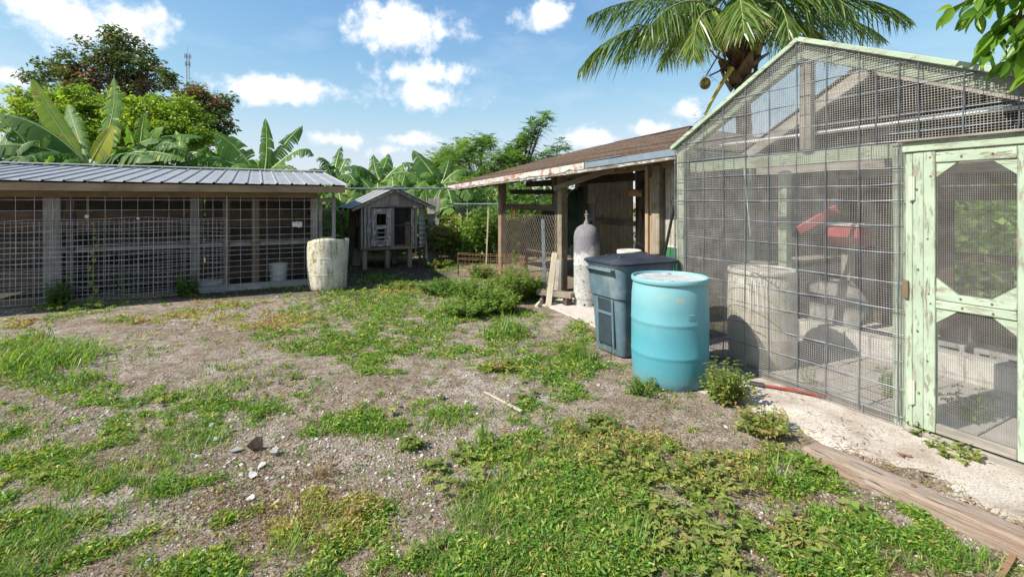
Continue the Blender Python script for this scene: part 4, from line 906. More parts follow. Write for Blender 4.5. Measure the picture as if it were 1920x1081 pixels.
def emboss():                                             # moulded panel on the drum's side
    cx, cy, _ = DRC; 
    for (da, z0, z1, w) in ((.15,.52,.60,.006),(.15,.60,.604,.20),(-.16,.565,.60,.10)):
        pass
    a0 = math.atan2(-cy, -cx); R = .3225; V = []
    m = MB()
    for (s, zz, ds) in ((.10,.60,.30),):
        n = 8; vs = []
        for i in range(n+1):
            a = a0+s+ds*i/n
            for rr, z in ((R-.002, zz), (R+.0012, zz+.002), (R+.0012, zz+.005), (R-.002, zz+.007)): vs.append((cx+rr*math.cos(a), cy+rr*math.sin(a), z))
        m.add(vs, [(4*i+k, 4*i+k+1, 4*i+k+5, 4*i+k+4) for i in range(n) for k in range(3)])
    m = MB()
    for r in range(3):
        n = 5; vs = []; zz = .615-.016*r
        for i in range(n+1):
            a = a0+.48+.16*i/n
            for rr, z in ((R-.002, zz), (R+.0012, zz+.002), (R+.0012, zz+.008), (R-.002, zz+.010)): vs.append((cx+rr*math.cos(a), cy+rr*math.sin(a), z))
        m.add(vs, [(4*i+k, 4*i+k+1, 4*i+k+5, 4*i+k+4) for i in range(n) for k in range(3)])
    m.build('moulded_mark', BLUE, BD)
emboss()
TAN = drum_mat('weathered_tan_plastic', (.62,.56,.46), (.70,.66,.58), (.33,.26,.17))
plastic_drum('tan_drum', 'tan plastic drum standing inside the wire cage near its front', (4.17, 2.87, .055), TAN, None, .292, .86)
def trash_bin():
    c = (3.43, 3.83, 0); cx, cy, _ = c
    T = thing('trash_bin', 'blue-grey wheeled trash bin with a dark lid behind the turquoise drum', 'trash bin', c)
    B = simple('blue_grey_plastic', (.105,.165,.205), .48, 0, .12, 4, .08, .4, dirt=(.27,.27,.25), dirt_at=(.50,.74), dscale=4); LID = simple('dark_lid_plastic', (.035,.042,.060), .42, 0, .2, 5, .06, .4, dirt=(.10,.10,.11), dirt_at=(.5,.8))
    def rring(z, x0, x1, y0, y1, r, n=5):
        pts = []
        for (qx, qy, a0) in ((x1-r, y1-r, 0), (x0+r, y1-r, 90), (x0+r, y0+r, 180), (x1-r, y0+r, 270)):
            for i in range(n+1): a = math.radians(a0+90*i/n); pts.append((qx+r*math.cos(a), qy+r*math.sin(a), z))
        return pts
    def loft(rings, capb=True, capt=False):
        m = MB(); n = len(rings[0]); 
        for r in rings: m.v += r
        m.f = [(i*n+k, i*n+(k+1)%n, (i+1)*n+(k+1)%n, (i+1)*n+k) for i in range(len(rings)-1) for k in range(n)]
        if capb: m.f.append(tuple(range(n-1,-1,-1)))
        if capt: m.f.append(tuple((len(rings)-1)*n+k for k in range(n)))
        return m
    X0, X1, Y0, Y1 = cx-.36, cx+.40, cy-.27, cy+.27
    loft([rring(.02, X0+.075, X1-.14, Y0+.055, Y1-.055, .05), rring(.05, X0+.065, X1-.14, Y0+.045, Y1-.045, .06), rring(.30, X0+.05, X1-.11, Y0+.035, Y1-.035, .06), rring(.575, X0+.03, X1-.085, Y0+.022, Y1-.022, .07),
          rring(.59, X0+.008, X1-.07, Y0+.004, Y1-.004, .09), rring(.62, X0+.004, X1-.06, Y0, Y1, .09), rring(.89, X0-.015, X1-.02, Y0-.015, Y1+.015, .09), rring(.90, X0-.03, X1, Y0-.03, Y1+.03, .09), rring(.925, X0-.03, X1, Y0-.03, Y1+.03, .09)]).build('body', B, T, smooth=True)
    dk = simple('bin_recess_shade', (.030,.045,.058), .6)  # darker copy of the body plastic, recess shade painted on flat slabs
    # grab bar recess on the front
    R_ = sub('lift_recess', T)
    for z0, z1 in ((.12,.40),(.445,.56)):
        m = MB(); m.box(X0+.026, X0+.040, cy-.10, cy+.10, z0, z1); m.build('cavity_shade', dk, R_)
    bar('lift_bar', B, R_, (X0+.032, cy-.12, .422), (X0+.032, cy+.12, .422), .03, .03); bar('rib', B, R_, (X0+.045, cy-.115, .10), (X0+.028, cy-.115, .57), .024, .03, (0,1,0)); bar('rib', B, R_, (X0+.045, cy+.115, .10), (X0+.028, cy+.115, .57), .024, .03, (0,1,0))
    # front handle lip with two gussets
    H = sub('front_handle', T); bar('grip', B, H, (X0-.055, cy-.20, .865), (X0-.055, cy+.20, .865), .03, .022)
    for s in (-1, 1): MB().prism([(X0-.068, .876), (X0-.0, .876), (X0-.0, .78)], 'y', cy+s*.19-.008, cy+s*.19+.008).build('gusset', B, H)
    # lid, domed, with ribs
    m = loft([rring(.918, X0-.045, X1+.02, Y0-.045, Y1+.045, .10), rring(.938, X0-.050, X1+.02, Y0-.05, Y1+.05, .10), rring(.948, X0-.035, X1+.01, Y0-.035, Y1+.035, .10), rring(.968, X0+.05, X1-.05, Y0+.06, Y1-.06, .09), rring(.985, X0+.16, X1-.14, Y0+.14, Y1-.14, .08), rring(.990, X0+.3, X1-.28, Y0+.22, Y1-.22, .03)], False, True); L = m.build('lid', LID, T, smooth=True)
    for dy in (-.10, .10): MB().bar((X0+.12, cy+dy, .982), (X1-.08, cy+dy, .978), .035, .022).build('lid_rib', LID, L, bevel=.006)
    m = MB(); m.tube([(X1+.045, cy-.24, .915), (X1+.045, cy+.24, .915)], .014, 8).build('rear_handle', LID, T, smooth=True)
    for s in (-1, 1): bar('handle_arm', LID, T, (X1-.02, cy+s*.20, .915), (X1+.05, cy+s*.20, .915), .03, .03)
    for s in (-1, 1):
        wc = Vector((X1-.10, cy+s*.235, .125)); W = sub('wheel', T); m = MB(); 
        for rr, hh, nm, mt in ((.125,.025,'tyre',simple('black_rubber', (.018,.018,.018), .5)),(.075,.028,'rim',B)):
            m = MB(); m.lathe([(0,-hh),(rr*.94,-hh),(rr,-hh*.6),(rr,hh*.6),(rr*.94,hh),(0,hh)], (0,0,0), 24); m.v = [(wc.x+a, wc.y+c_, wc.z+b) for a, b, c_ in m.v]; m.build(nm, mt, W, smooth=True)
trash_bin()
def white_can():
    c = at(1180, 470, 5.75); c.z = 0
    T = thing('white_can', 'narrow white plastic drum whose lid shows above the trash bin', 'drum', c); m = MB(); r = .135
    m.lathe([(0,0),(r*.95,0),(r,.02),(r,.30),(r+.006,.31),(r,.32),(r,.62),(r+.006,.63),(r,.64),(r,.90),(r+.004,.93)], c, 28); m.build('body', WHITEP, T, smooth=True)
    m = MB(); m.lathe([(r+.008,.915),(r+.012,.925),(r+.012,.955),(r,.962),(r-.02,.955),(0,.957)], c, 28); m.build('lid', WHITEP, T, smooth=True)
white_can()
def cage_contents():
    # round stone, red items, old bench boards, blocks
    t, y = on_x(1560, XC+1.62); p = at(1558, 560, t)
    T = thing('round_stone', 'large round grey stone disc leaning inside the wire cage', 'stone', (p.x, p.y, .05)); m = MB(); m.lathe([(0,-.05),(.30,-.05),(.335,-.03),(.345,0),(.335,.03),(.30,.05),(.09,.045),(0,.05)], (0,0,0), 30, warp=lambda t_, z: 1+.03*math.sin(3*t_)+.02*math.sin(7*t_))
    m.v = [(p.x+.12*(b/.345)*.6-c_, p.y+a, .055+.34+b) for a, b, c_ in m.v]; m.build('disc', simple('grey_stone', (.33,.32,.30), .9, 0, .25, 7, .6, .2), T, smooth=True); 
    t, _ = on_x(1535, XC+1.7)
    a = at(1497, 432, t-.1); b = at(1570, 390, t-.1)
    T = thing('red_tool', 'long red plastic tool slung diagonally inside the cage', 'tool', (a+b)/2); red = simple('red_plastic', (.42,.09,.10), .5); MB().bar(a, b, .03, .10).build('body', red, T, bevel=.01); MB().tube([(a+b)/2+Vector((0,0,.04)), (a+b)/2+Vector((0,0,.9))], .003, 4).build('cord', GALV, T); MB().bar(b, b+(b-a).normalized()*.09, .035, .05).build('handle', simple('black_rubber', (.018,.018,.018), .5), T, bevel=.008)
    p = at(1590, 440, t+.15); T = thing('red_box', 'red plastic box on a stand inside the cage', 'box', p); MB().box(p.x-.12, p.x+.12, p.y-.17, p.y+.17, p.z-.13, p.z+.10).build('body', red, T, bevel=.02); MB().box(p.x-.13, p.x+.13, p.y-.18, p.y+.18, p.z+.101, p.z+.14).build('lid', simple('pale_plastic_lid', (.62,.60,.58), .5), T, bevel=.01); box('stand', W_grey('z'), T, p.x-.05, p.x+.05, p.y-.05, p.y+.05, .06, p.z-.132)
    T = thing('plank_bench', 'dark plank bench against the back of the cage', 'bench', (XC+2.3, 1.4, .05))
    for k in range(3): box('seat_plank', W_dark('y'), T, XC+2.0+k*.17, XC+2.16+k*.17, .85, 2.25, .50, .54)
    for y in (.95, 2.1): box('trestle', W_brown('x'), T, XC+2.02, XC+2.48, y, y+.06, .06, .50)
    for k in range(3):
        T = thing('concrete_block', 'grey hollow block under the plank bench, ' + ('near the door side','in the middle of three','at the far end')[k], 'block', (XC+1.8, 1.0+k*.45, .06), 'blocks under the cage bench'); y = .95+k*.46; bm = simple('block_concrete', (.48,.46,.43), .95, 0, .15, 9, .5, .2)
        for z0, z1 in ((.06,.10),(.22,.26)): box('slab', bm, T, XC+1.70, XC+1.90, y, y+.40, z0, z1)
        for yy in (0, .18, .36): box('web', bm, T, XC+1.70, XC+1.90, y+yy, y+yy+.04, .10, .22)
    # plank box added near the left wall to darken the corner
    T = thing('added_corner_box', 'grey plank box added along the left wall to darken the cage corner', 'box', (XC+1.3, 3.3, .06))
    for z in np.arange(.07, .80, .15): box('plank', W_grey('x'), T, XC+.95, XC+2.5, 3.20, 3.225, z, z+.144)
    for x in (XC+1.0, XC+2.4): box('post', W_dark('z'), T, x, x+.07, 3.23, 3.30, .06, .85)
    box('top_board', W_grey('x'), T, XC+.93, XC+2.52, 3.19, 3.46, .86, .89)
cage_contents()
def tie_mat():
    g = NG('cracked_timber'); v = g.coord('Object', (90, 5, 90)); gr = g.noise(v, 1.0, 8, .7, .4); big = g.noise(g.coord('Object', (5, 1.2, 5)), 1.5, 5, .6); cr = g.noise(g.coord('Object', (60, 3.5, 60)), 1.0, 4, .55)
    c = g.ramp(gr, [(.28,(.17,.125,.095)),(.46,(.30,.24,.195)),(.66,(.45,.385,.325))]); c = g.mix(g.ramp(big, [(.38,.7),(.62,0.)]), c, (.27,.17,.115)); ck = g.ramp(cr, [(.33,.8),(.37,0.)]); c = g.mix(ck, c, (.05,.035,.025))
    g.col(c); g.set(.9, 0, .15); g.bump(g.math('SUBTRACT', gr, ck), .9, .012); return g.m
def yard_bits():
    # timber tie edging the path
    T = thing('timber_tie', 'long weathered timber tie edging the sand path', 'timber', (2.96, .6, 0)); m = MB(); n = 26; rs = random.Random(8); vs = []
    ys = np.linspace(1.72, -1.4, n)
    for i, y in enumerate(ys):
        w = lambda: rs.uniform(-.005, .005)
        top = .088-.012*(i == 0)+w(); vs += [(2.885+w(), y, -.03), (2.885+w(), y, top-.012), (2.90+w(), y, top), (2.965, y, top+w()*.5), (3.02+w(), y, top-.002), (3.035+w(), y, top-.015), (3.035, y, -.03)]
    q = 7; m.add(vs, [(i*q+k, (i+1)*q+k, (i+1)*q+k+1, i*q+k+1) for i in range(n-1) for k in range(q-1)]+[tuple(range(q-1,-1,-1)), tuple((n-1)*q+k for k in range(q))]); m.build('beam', tie_mat(), T)
    for y in (1.2, -.3): m = MB(); m.tube([(2.96, y, .084), (2.96, y, .094)], .012, 8); m.build('spike_head', RUST, T)
    # red pipe lying at the cage foot
    a = gnd(1420, 728); b = gnd(1548, 752); a.z = .035; b.z = .035; T = thing('red_rod', 'red metal rod lying along the foot of the cage wire', 'rod', a); m = MB(); m.tube([a, a.lerp(b,.5)+Vector((0,0,.01)), b], .011, 8).build('shaft', simple('red_rod_paint', (.40,.04,.03), .6, 0, .2, 9, .1, .3, dirt=(.10,.06,.05), dirt_at=(.45,.6), dscale=9), T, smooth=True); m = MB(); m.tube([a-(b-a).normalized()*.06, a+(b-a).normalized()*.05], .022, 8).build('grip', simple('black_rubber', (.018,.018,.018), .5), T, smooth=True)
    # wood strip lower right corner
    a = gnd(1878, 1085); b = gnd(1900, 1050); a.z = .015; b.z = .02; T = thing('wood_strip', 'short reddish wood strip lying before the timber tie', 'wood strip', a); MB().bar(a, b, .022, .014).build('strip', wood('cedar_strip', (.13,.07,.04), (.24,.14,.085), (.36,.24,.15), 'y'), T); MB().bar(a+Vector((.03,.012,0)), b+Vector((.02,.0,-.004)), .012, .012).build('splinter', W_tan('y'), T)
    # stick on the bare soil
    a = gnd(908, 737); b = gnd(978, 774); a.z = b.z = .016; T = thing('dry_stick', 'pale split cane stick lying on the bare soil', 'stick', a); m = MB(); m.bar(a, b, .022, .012, (0,0,1), .55, 1.0).build('cane', W_pale('x'), T); MB().tube([a.lerp(b,.62), a.lerp(b,.65)], .0135, 7).build('node', W_tan('x'), T)
    # boards and stakes by the cylinder
    Y = 7.6
    def stake(name, lab, p0, p1, Y0, Y1, w, t, mf):
        a = at(p0[0], 377+CAMH*F_PX/Y0, Y0); a.z = 0; b = at(p1[0], p1[1], Y1); T = thing(name, lab, 'stake', a); bar('shaft', mf, T, a, b, w, t, FW); m = MB(); m.bar(b, b+(b-a).normalized()*.02, w*.9, t*.9, FW); m.build('tip', mf('z'), T); return T
    stake('wooden_stake', 'pale wooden stake leaning beside the shed post', (1028,0), (1040,475), 7.05, 7.5, .085, .03, W_pale)
    stake('wooden_stake', 'short round pale stake leaning low by the shed weeds', (1006,0), (1018,560), 7.0, 7.3, .055, .05, W_pale)
    stake('metal_stake', 'thin grey metal strip standing against the chain link', (1022,0), (1018,412), 7.55, 7.75, .055, .012, lambda ax: GALV)
    stake('wooden_stake', 'thin pale stick standing at the far end of the shed', (911,0), (916,390), 10.3, 10.3, .03, .03, W_pale)
    a = at(1010, 545, 7.35); b = at(1074, 545, 7.05); a.z = b.z = .16; T = thing('grey_plank', 'thick brown plank laid on stones by the gas cylinder', 'plank', (a+b)/2); bar('board', W_post, T, a, b, .14, .075); 
    for q in (.15, .85): c = a.lerp(b, q); box('support', W_dark('z'), T, c.x-.05, c.x+.05, c.y-.05, c.y+.05, 0, .122)
    # worn post with bark by shed
    a = at(1047, 545, 7.9); a.z = 0; b = at(1050, 487, 8.0); T = thing('bark_post', 'short bark-covered post beside the shed post', 'post', a); m = MB(); m.tube([a, a.lerp(b,.5), b], [.075,.07,.062], 10).jitter(.008); m.build('stump', W_grey('z'), T); MB().tube([b, b+Vector((0,0,.012))], .05, 10).build('cut_top', W_tan('z'), T)
    # slab paving by the cylinder
    T = thing('paving_slab', 'cracked concrete slab under the gas cylinder', 'slab', (4.0, 5.2, 0)); m = MB(); m.prism([(3.62,4.35),(4.55,4.35),(4.6,6.35),(4.1,6.3),(3.75,5.9)], 'z', -.03, .014); m.build('slab', simple('pink_concrete', (.52,.47,.43), .9), T, bevel=.008); m = MB(); m.prism([(3.78,5.94),(4.08,6.33),(3.9,6.5),(3.7,6.1)], 'z', -.03, .012); m.build('broken_corner', simple('pink_concrete', (.52,.47,.43), .9), T, bevel=.008)
    # low rusty wire pen among the weeds
    T = thing('wire_pen', 'low rusty wire pen half sunk in the weeds by the shed', 'pen', (3.1, 8.0, 0)); P = [gnd(858, 520), gnd(985, 528), at(975, 480, 9.6), at(860, 473, 9.9)]
    P = [Vector((q.x, q.y, 0)) for q in P]
    for k in range(4):
        a, b = P[k], P[(k+1) % 4]
        w = sub('wire_side', T)
        for z in (.06,.16,.27,.38,.48): MB().tube([a+Vector((0,0,z)), a.lerp(b,.5)+Vector((.01,.02,z-.012)), b+Vector((0,0,z))], .0045, 4).build('wire', RUST, w)
        for q in np.linspace(0, .94, 9): c = a.lerp(b, q); MB().tube([c, c+Vector((0,0,.50))], .004, 4).build('wire', RUST, w)
yard_bits()
def far_fence():
    a = at(762, 450, 14.0); b = at(935, 450, 13.0); a.z = b.z = 0
    T = thing('chain_link_fence', 'sagging chain link fence in front of the banana plants', 'fence', (a+b)/2); A, B = chain(a, b, .05, 1.45, .10); cloth_part(T, 'chain_link', A, B, .006, simple('dark_chain', (.17,.17,.165), .6, .3))
    for q in (0, .34, .68, 1): c = a.lerp(b, q); MB().tube([c, c+Vector((0,0,1.52))], .024, 7).build('post', PIPE, T, smooth=True)
    MB().tube([a+Vector((0,0,1.47)), b+Vector((0,0,1.47))], .018, 6).build('top_rail', PIPE, T)
far_fence()
def tower():
    Y = 190.0; b = at(352, 377, Y); z1 = at(352, 100, Y).z; T = thing('radio_mast', 'distant lattice radio mast rising behind the tall tree', 'mast', (b.x, b.y, 0)); m = MB(); st = simple('mast_steel', (.30,.33,.38), .6, .2)
    for k in range(3):
        a = k*2.094; m = MB(); m.tube([(b.x+.9*math.cos(a), b.y+.9*math.sin(a), 0), (b.x+.5*math.cos(a), b.y+.5*math.sin(a), z1)], .12, 4).build('leg', st, T)
    m = MB(); n = 46
    for i in range(n):
        z = z1*i/n; z2 = z1*(i+1)/n; r1 = .9-.4*i/n; r2 = .9-.4*(i+1)/n
        for k in range(3):
            a = k*2.094; c = (k+1)*2.094; m.tube([(b.x+r1*math.cos(a), b.y+r1*math.sin(a), z), (b.x+r2*math.cos(c), b.y+r2*math.sin(c), z2)], .06, 3)
    m.build('lattice_bracing', st, T, kind='stuff')
    for dz, r in ((-1.2, 1.0), (-4.2, .8)):
        P = sub('antenna_array', T)
        for k in range(6):
            a = k*1.047; m = MB(); m.bar((b.x+r*math.cos(a), b.y+r*math.sin(a), z1+dz-.9), (b.x+r*math.cos(a), b.y+r*math.sin(a), z1+dz+.9), .22, .12); m.build('antenna', st, P); m = MB(); m.tube([(b.x, b.y, z1+dz), (b.x+r*math.cos(a), b.y+r*math.sin(a), z1+dz)], .07, 4).build('bracket', st, P)
    MB().tube([(b.x, b.y, z1), (b.x, b.y, z1+3)], .05, 4).build('lightning_rod', st, T)
tower()
# ------------------------------------------------------------------ foliage
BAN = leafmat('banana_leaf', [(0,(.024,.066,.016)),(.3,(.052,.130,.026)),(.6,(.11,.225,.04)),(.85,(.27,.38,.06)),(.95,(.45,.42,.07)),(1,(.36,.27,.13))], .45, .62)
OAK = leafmat('dark_tree_leaf', [(0,(.025,.045,.015)),(.45,(.060,.100,.028)),(.75,(.115,.165,.04)),(.88,(.15,.12,.05)),(1,(.19,.095,.05))], .32, .5)
LIME = leafmat('lime_tree_leaf', [(0,(.070,.12,.018)),(.5,(.16,.26,.032)),(.85,(.28,.38,.05)),(1,(.40,.42,.06))], .45, .5)
MOR = leafmat('fern_tree_leaf', [(0,(.040,.085,.02)),(.5,(.105,.205,.036)),(.85,(.20,.32,.055)),(1,(.34,.38,.08))], .42, .5)
WEED = leafmat('weed_leaf', [(0,(.040,.085,.022)),(.4,(.095,.19,.034)),(.7,(.17,.28,.05)),(.88,(.27,.30,.08)),(1,(.23,.13,.07))], .36, .5)
BROADL = leafmat('broad_leaf', [(0,(.045,.11,.018)),(.5,(.11,.23,.028)),(1,(.25,.38,.05))], .45, .32)
OLIVE = leafmat('olive_weed_leaf', [(0,(.075,.105,.030)),(.4,(.16,.215,.05)),(.7,(.28,.34,.08)),(1,(.35,.25,.11))], .34, .55)
DRY = leafmat('dry_leaf', [(0,(.10,.060,.030)),(.5,(.21,.135,.070)),(1,(.36,.25,.14))], .25, .8)
BARK = simple('grey_bark', (.16,.125,.095), .95, 0, .3, 9, .7, .2)
STEM = simple('green_stem', (.15,.20,.06), .6, 0, .2, 7, .2, .3, dirt=(.14,.10,.06), dirt_at=(.5,.7), dscale=4)
MIDRIB = simple('banana_midrib', (.36,.42,.15), .5, 0, .15, 6, .1)
PSEUDO = simple('banana_stem', (.19,.20,.09), .6, 0, .2, 6, .2, .3, dirt=(.12,.08,.045), dirt_at=(.48,.62), dscale=5)
def bez(B, C, T, n):
    t = np.linspace(0, 1, n)[:,None]; B, C, T = (np.array(q, float) for q in (B, C, T)); return (1-t)**2*B+2*t*(1-t)*C+t*t*T
def banana_leaf(parent, B, C, T, W, seed, tint=.45, tatter=.4, roll=0.0, dead=False, name='leaf'):
    r = np.random.default_rng(seed); n = 27; P = bez(B, C, T, n); D = nrm(np.gradient(P, axis=0)); up = np.array([0,0,1.0])
    f_ = min(1.0, .28+abs(roll)); Nw = up*(1-f_)-np.array([FW.x, FW.y, 0])*f_+np.array([RT.x, RT.y, 0])*(.35*roll-.1)
    S = np.cross(D, Nw); S = nrm(np.where(np.linalg.norm(S, axis=1, keepdims=True) < .2, np.array([[RT.x, RT.y, 0]])+0*S, S)); U = np.cross(S, D)
    t = np.linspace(0, 1, n); w = W*np.clip(np.sin(np.pi*np.clip((t-.10)/.90, 0, 1)**.75), 0, 1)**.55; w[t < .10] = W*.02
    V, Fq, tn = [], [], []
    for sd in (-1, 1):
        dro = .45; i0 = 0
        for i in range(n-1):
            if r.random() < tatter: dro = r.uniform(.2, 1.0 if not dead else 1.3)      # a new ribbon begins
            tear = r.random() < tatter*1.1
            sh = .0 if not tear else .25*r.random()
            a, b = P[i], P[i+1]; seg = b-a; wm = w[i:i+2]*(1-(.18*r.random() if tear else .03*r.random()))
            f1, f2 = .55, 1.0; back = seg*(.6+.5*t[i])
            def pt(k, f, pull): 
                base = P[i+k]+pull*seg
                return base+sd*S[i+k]*wm[k]*f+back*f*.55-np.array([0,0,1.0])*wm[k]*dro*f*f+U[i+k]*wm[k]*.10*(f*(1-f))*4
            q = len(V); V += [a, b, pt(1, f1, -sh*.5), pt(0, f1, sh*.5), pt(1, f2, -sh), pt(0, f2, sh)]
            tt = np.clip(tint+r.normal(0, .035)+(.10 if tear else 0), 0, 1)
            tip = tt if r.random() > tatter*.25 else min(1, tt+.30)
            Fq += [(q, q+1, q+2, q+3), (q+3, q+2, q+4, q+5)]; tn += [tt, tip]
    L = npmesh(name, np.array(V), np.array(Fq), BAN if not dead else DRY, parent, np.array(tn) if not dead else r.uniform(0,1,len(tn)))
    m = MB(); m.tube([tuple(p-np.array([0,0,.008])) for p in P[::2]], [max(.006, .028*(1-.8*k/13)) for k in range(len(P[::2]))], 5).build('midrib', MIDRIB, L, smooth=True)
    return L
def banana(lab, bx, by, Y, spec, seed, stem_r=.13):
    crown = at(bx, by, Y); base = Vector((crown.x+.1, crown.y, 0)); T = thing('banana_plant', lab, 'banana plant', base, 'banana plants behind the sheds')
    m = MB(); r = random.Random(seed); m.tube([base, base.lerp(crown, .5)+Vector((.04,0,0)), crown, crown+Vector((0,0,.12))], [stem_r*1.2, stem_r, stem_r*.72, stem_r*.35], 10); m.build('pseudostem', PSEUDO, T, smooth=True)
    for k, (tx, ty, cx, cy, dY, W, tint, tat, roll) in enumerate(spec):
        B = crown+Vector((r.uniform(-.05,.05), r.uniform(-.05,.05), r.uniform(-.05,.08)))
        banana_leaf(T, B, at(cx, cy, Y+dY*.5), at(tx, ty, Y+dY), W*1.08, seed*31+k, tint, tat, roll)
    for k in range(5 if stem_r > .1 else 3):                  # lower leaves hanging round the stem
        a = r.uniform(0, 6.28); L = (1.5 if stem_r > .1 else .8)*r.uniform(.7, 1.2); e = Vector((math.cos(a), math.sin(a), 0)); B = crown-Vector((0, 0, r.uniform(.0, .25)))
        banana_leaf(T, B, B+e*L*.55+Vector((0, 0, L*.45)), B+e*L*1.05-Vector((0, 0, L*r.uniform(.1, .6))), (.30 if stem_r > .1 else .2)*r.uniform(.85, 1.15), seed*57+k, r.uniform(.25, .6), r.uniform(.3, .7), r.uniform(-.3, .3))
    return T
banana('big banana plant with upright broad leaves behind the left of the coop', 168, 312, 13.2, [
    (62,150,90,215,-.3,.24,.84,.12,.55),(214,148,222,240,.5,.30,.50,.8,.4),(-40,214,70,200,-.6,.34,.35,.35,0),(-60,282,60,248,-1.2,.36,.28,.45,0),(378,256,290,238,.2,.34,.40,.55,0),(212,236,192,262,-1.0,.24,.93,.05,.8),(128,195,140,240,1.2,.26,.5,.4,.4),
    (290,300,235,268,-1.5,.30,.30,.6,0),(40,300,100,262,-1.6,.32,.30,.5,0),(345,300,270,262,-.8,.26,.46,.8,0),(110,318,140,280,-1.8,.28,.33,.4,0),(205,210,240,250,1.5,.28,.7,.5,-.6)], 1, .16)
banana('banana plant with torn drooping leaf to the right of the big banana', 330, 322, 14.0, [(262,318,290,270,-.6,.30,.42,.5,0),(395,300,365,265,.2,.32,.40,.6,0),(330,245,345,275,.8,.22,.55,.9,.7),(290,338,305,290,-1.2,.28,.33,.5,0),(385,330,360,290,-1,.30,.36,.5,0)], 2)
banana('banana plant with one tall upright leaf above the coop roof', 492, 335, 14.0, [
    (404,250,440,262,-.3,.34,.45,.25,.5),(498,224,505,290,.2,.20,.55,.15,1.1),(566,236,528,268,.6,.22,.50,.5,.9),(584,292,575,250,.1,.24,.40,.8,0),(352,300,410,284,-.6,.34,.42,.45,0),(430,318,455,290,-1.0,.32,.48,.4,0),(560,325,525,290,-1.0,.28,.40,.6,0),(470,300,485,300,1,.26,.72,.3,.4)], 3)
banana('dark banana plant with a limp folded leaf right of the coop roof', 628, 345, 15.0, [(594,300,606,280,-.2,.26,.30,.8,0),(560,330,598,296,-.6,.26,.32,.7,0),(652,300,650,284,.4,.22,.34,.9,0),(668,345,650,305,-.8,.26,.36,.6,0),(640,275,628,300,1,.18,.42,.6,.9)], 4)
banana('banana plant with wide arching leaves over the hutch', 712, 345, 15.5, [
    (640,318,680,296,-.8,.36,.36,.5,0),(700,290,702,320,.3,.22,.45,.4,.8),(728,288,722,310,1,.26,.52,.2,.9),(778,306,750,296,.3,.30,.38,.6,0),(790,338,752,302,-.6,.32,.42,.5,0),(655,372,682,325,-1.4,.34,.52,.4,0),(765,372,745,325,-1.5,.34,.56,.4,0),(712,385,706,330,-2.0,.30,.60,.4,.2),(622,360,670,318,-.6,.3,.4,.6,0)], 5)
banana('banana plant with a tall slanting leaf left of the fern trees', 826, 350, 15.0, [
    (775,282,800,305,.2,.30,.36,.15,.8),(842,298,836,325,.6,.26,.36,.3,.7),(884,326,858,302,.2,.28,.36,.5,0),(790,330,806,310,-.6,.28,.42,.6,0),(884,372,860,322,-1.0,.32,.36,.5,0),(800,392,812,330,-1.4,.34,.44,.4,.2),(850,400,842,340,-1.6,.34,.36,.5,0),(770,365,798,322,-.8,.30,.48,.5,0)], 6)
banana('young pale banana plant beside the right eave of the hutch', 806, 410, 13.4, [(798,352,800,380,0,.15,.70,.05,1.2),(840,372,822,372,0,.2,.6,.3,.3),(852,395,830,376,-.5,.22,.66,.3,0),(775,385,790,376,-.5,.2,.55,.3,0),(830,350,815,380,.4,.16,.78,.1,1)], 7, .07)
banana('low banana plant showing between coop and hutch', 640, 400, 12.9, [(612,372,622,366,0,.2,.55,.4,0),(668,372,655,362,0,.22,.5,.5,0),(634,352,638,372,.3,.18,.62,.3,.9),(604,410,618,380,-.4,.2,.5,.5,0),(676,402,660,378,-.4,.2,.6,.5,0),(650,344,648,370,.6,.16,.84,.3,.7)], 8, .08)
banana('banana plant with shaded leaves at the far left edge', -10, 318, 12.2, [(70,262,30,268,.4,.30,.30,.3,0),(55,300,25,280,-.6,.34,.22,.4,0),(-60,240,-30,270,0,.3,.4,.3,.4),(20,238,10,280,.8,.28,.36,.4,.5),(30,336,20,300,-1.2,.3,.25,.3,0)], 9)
banana('banana plant with pale arching leaves behind the hutch ridge', 742, 385, 13.8, [(706,352,722,350,0,.26,.5,.45,0),(785,358,765,346,0,.26,.56,.4,0),(735,330,738,355,.5,.24,.62,.25,.8),(690,385,712,362,-.5,.24,.5,.5,0),(790,400,770,366,-.5,.26,.6,.4,0),(760,326,752,350,.8,.22,.46,.4,.6)], 10, .09)
def banana_auto(lab, bx, by, Y, n, R, seed, tint=(.25,.6)):
    r = random.Random(seed); sp = []
    for k in range(n):
        a = math.pi*(.06+.88*(k+r.uniform(.2,.8))/n); L = R*r.uniform(.75,1.15); tx = bx+L*math.cos(a); ty = by-L*.9*math.sin(a)+L*.35*abs(math.cos(a))
        sp.append((tx, ty, bx+.45*L*math.cos(a), by-.75*L*(.55+.45*math.sin(a)), r.uniform(-1.4,1.0), r.uniform(.22,.34), r.uniform(*tint), r.uniform(.25,.8), .6*abs(math.sin(a))**3))
    return banana(lab, bx, by, Y, sp, seed)
banana_auto('banana plant with arching leaves left of the big banana', 70, 318, 14.2, 8, 120, 11)
banana_auto('banana plant with torn arching leaves in front of the lime tree', 262, 322, 13.6, 9, 115, 12)
banana_auto('low banana plant just left of the one with the tall upright leaf', 415, 338, 14.6, 7, 85, 13)
banana_auto('dense dark banana plant behind the pipe and the hutch', 680, 372, 16.5, 8, 80, 14, (.15,.45))
banana_auto('banana plant at the back between hutch ridge and slanting leaf', 775, 362, 17.0, 8, 75, 15, (.2,.5))
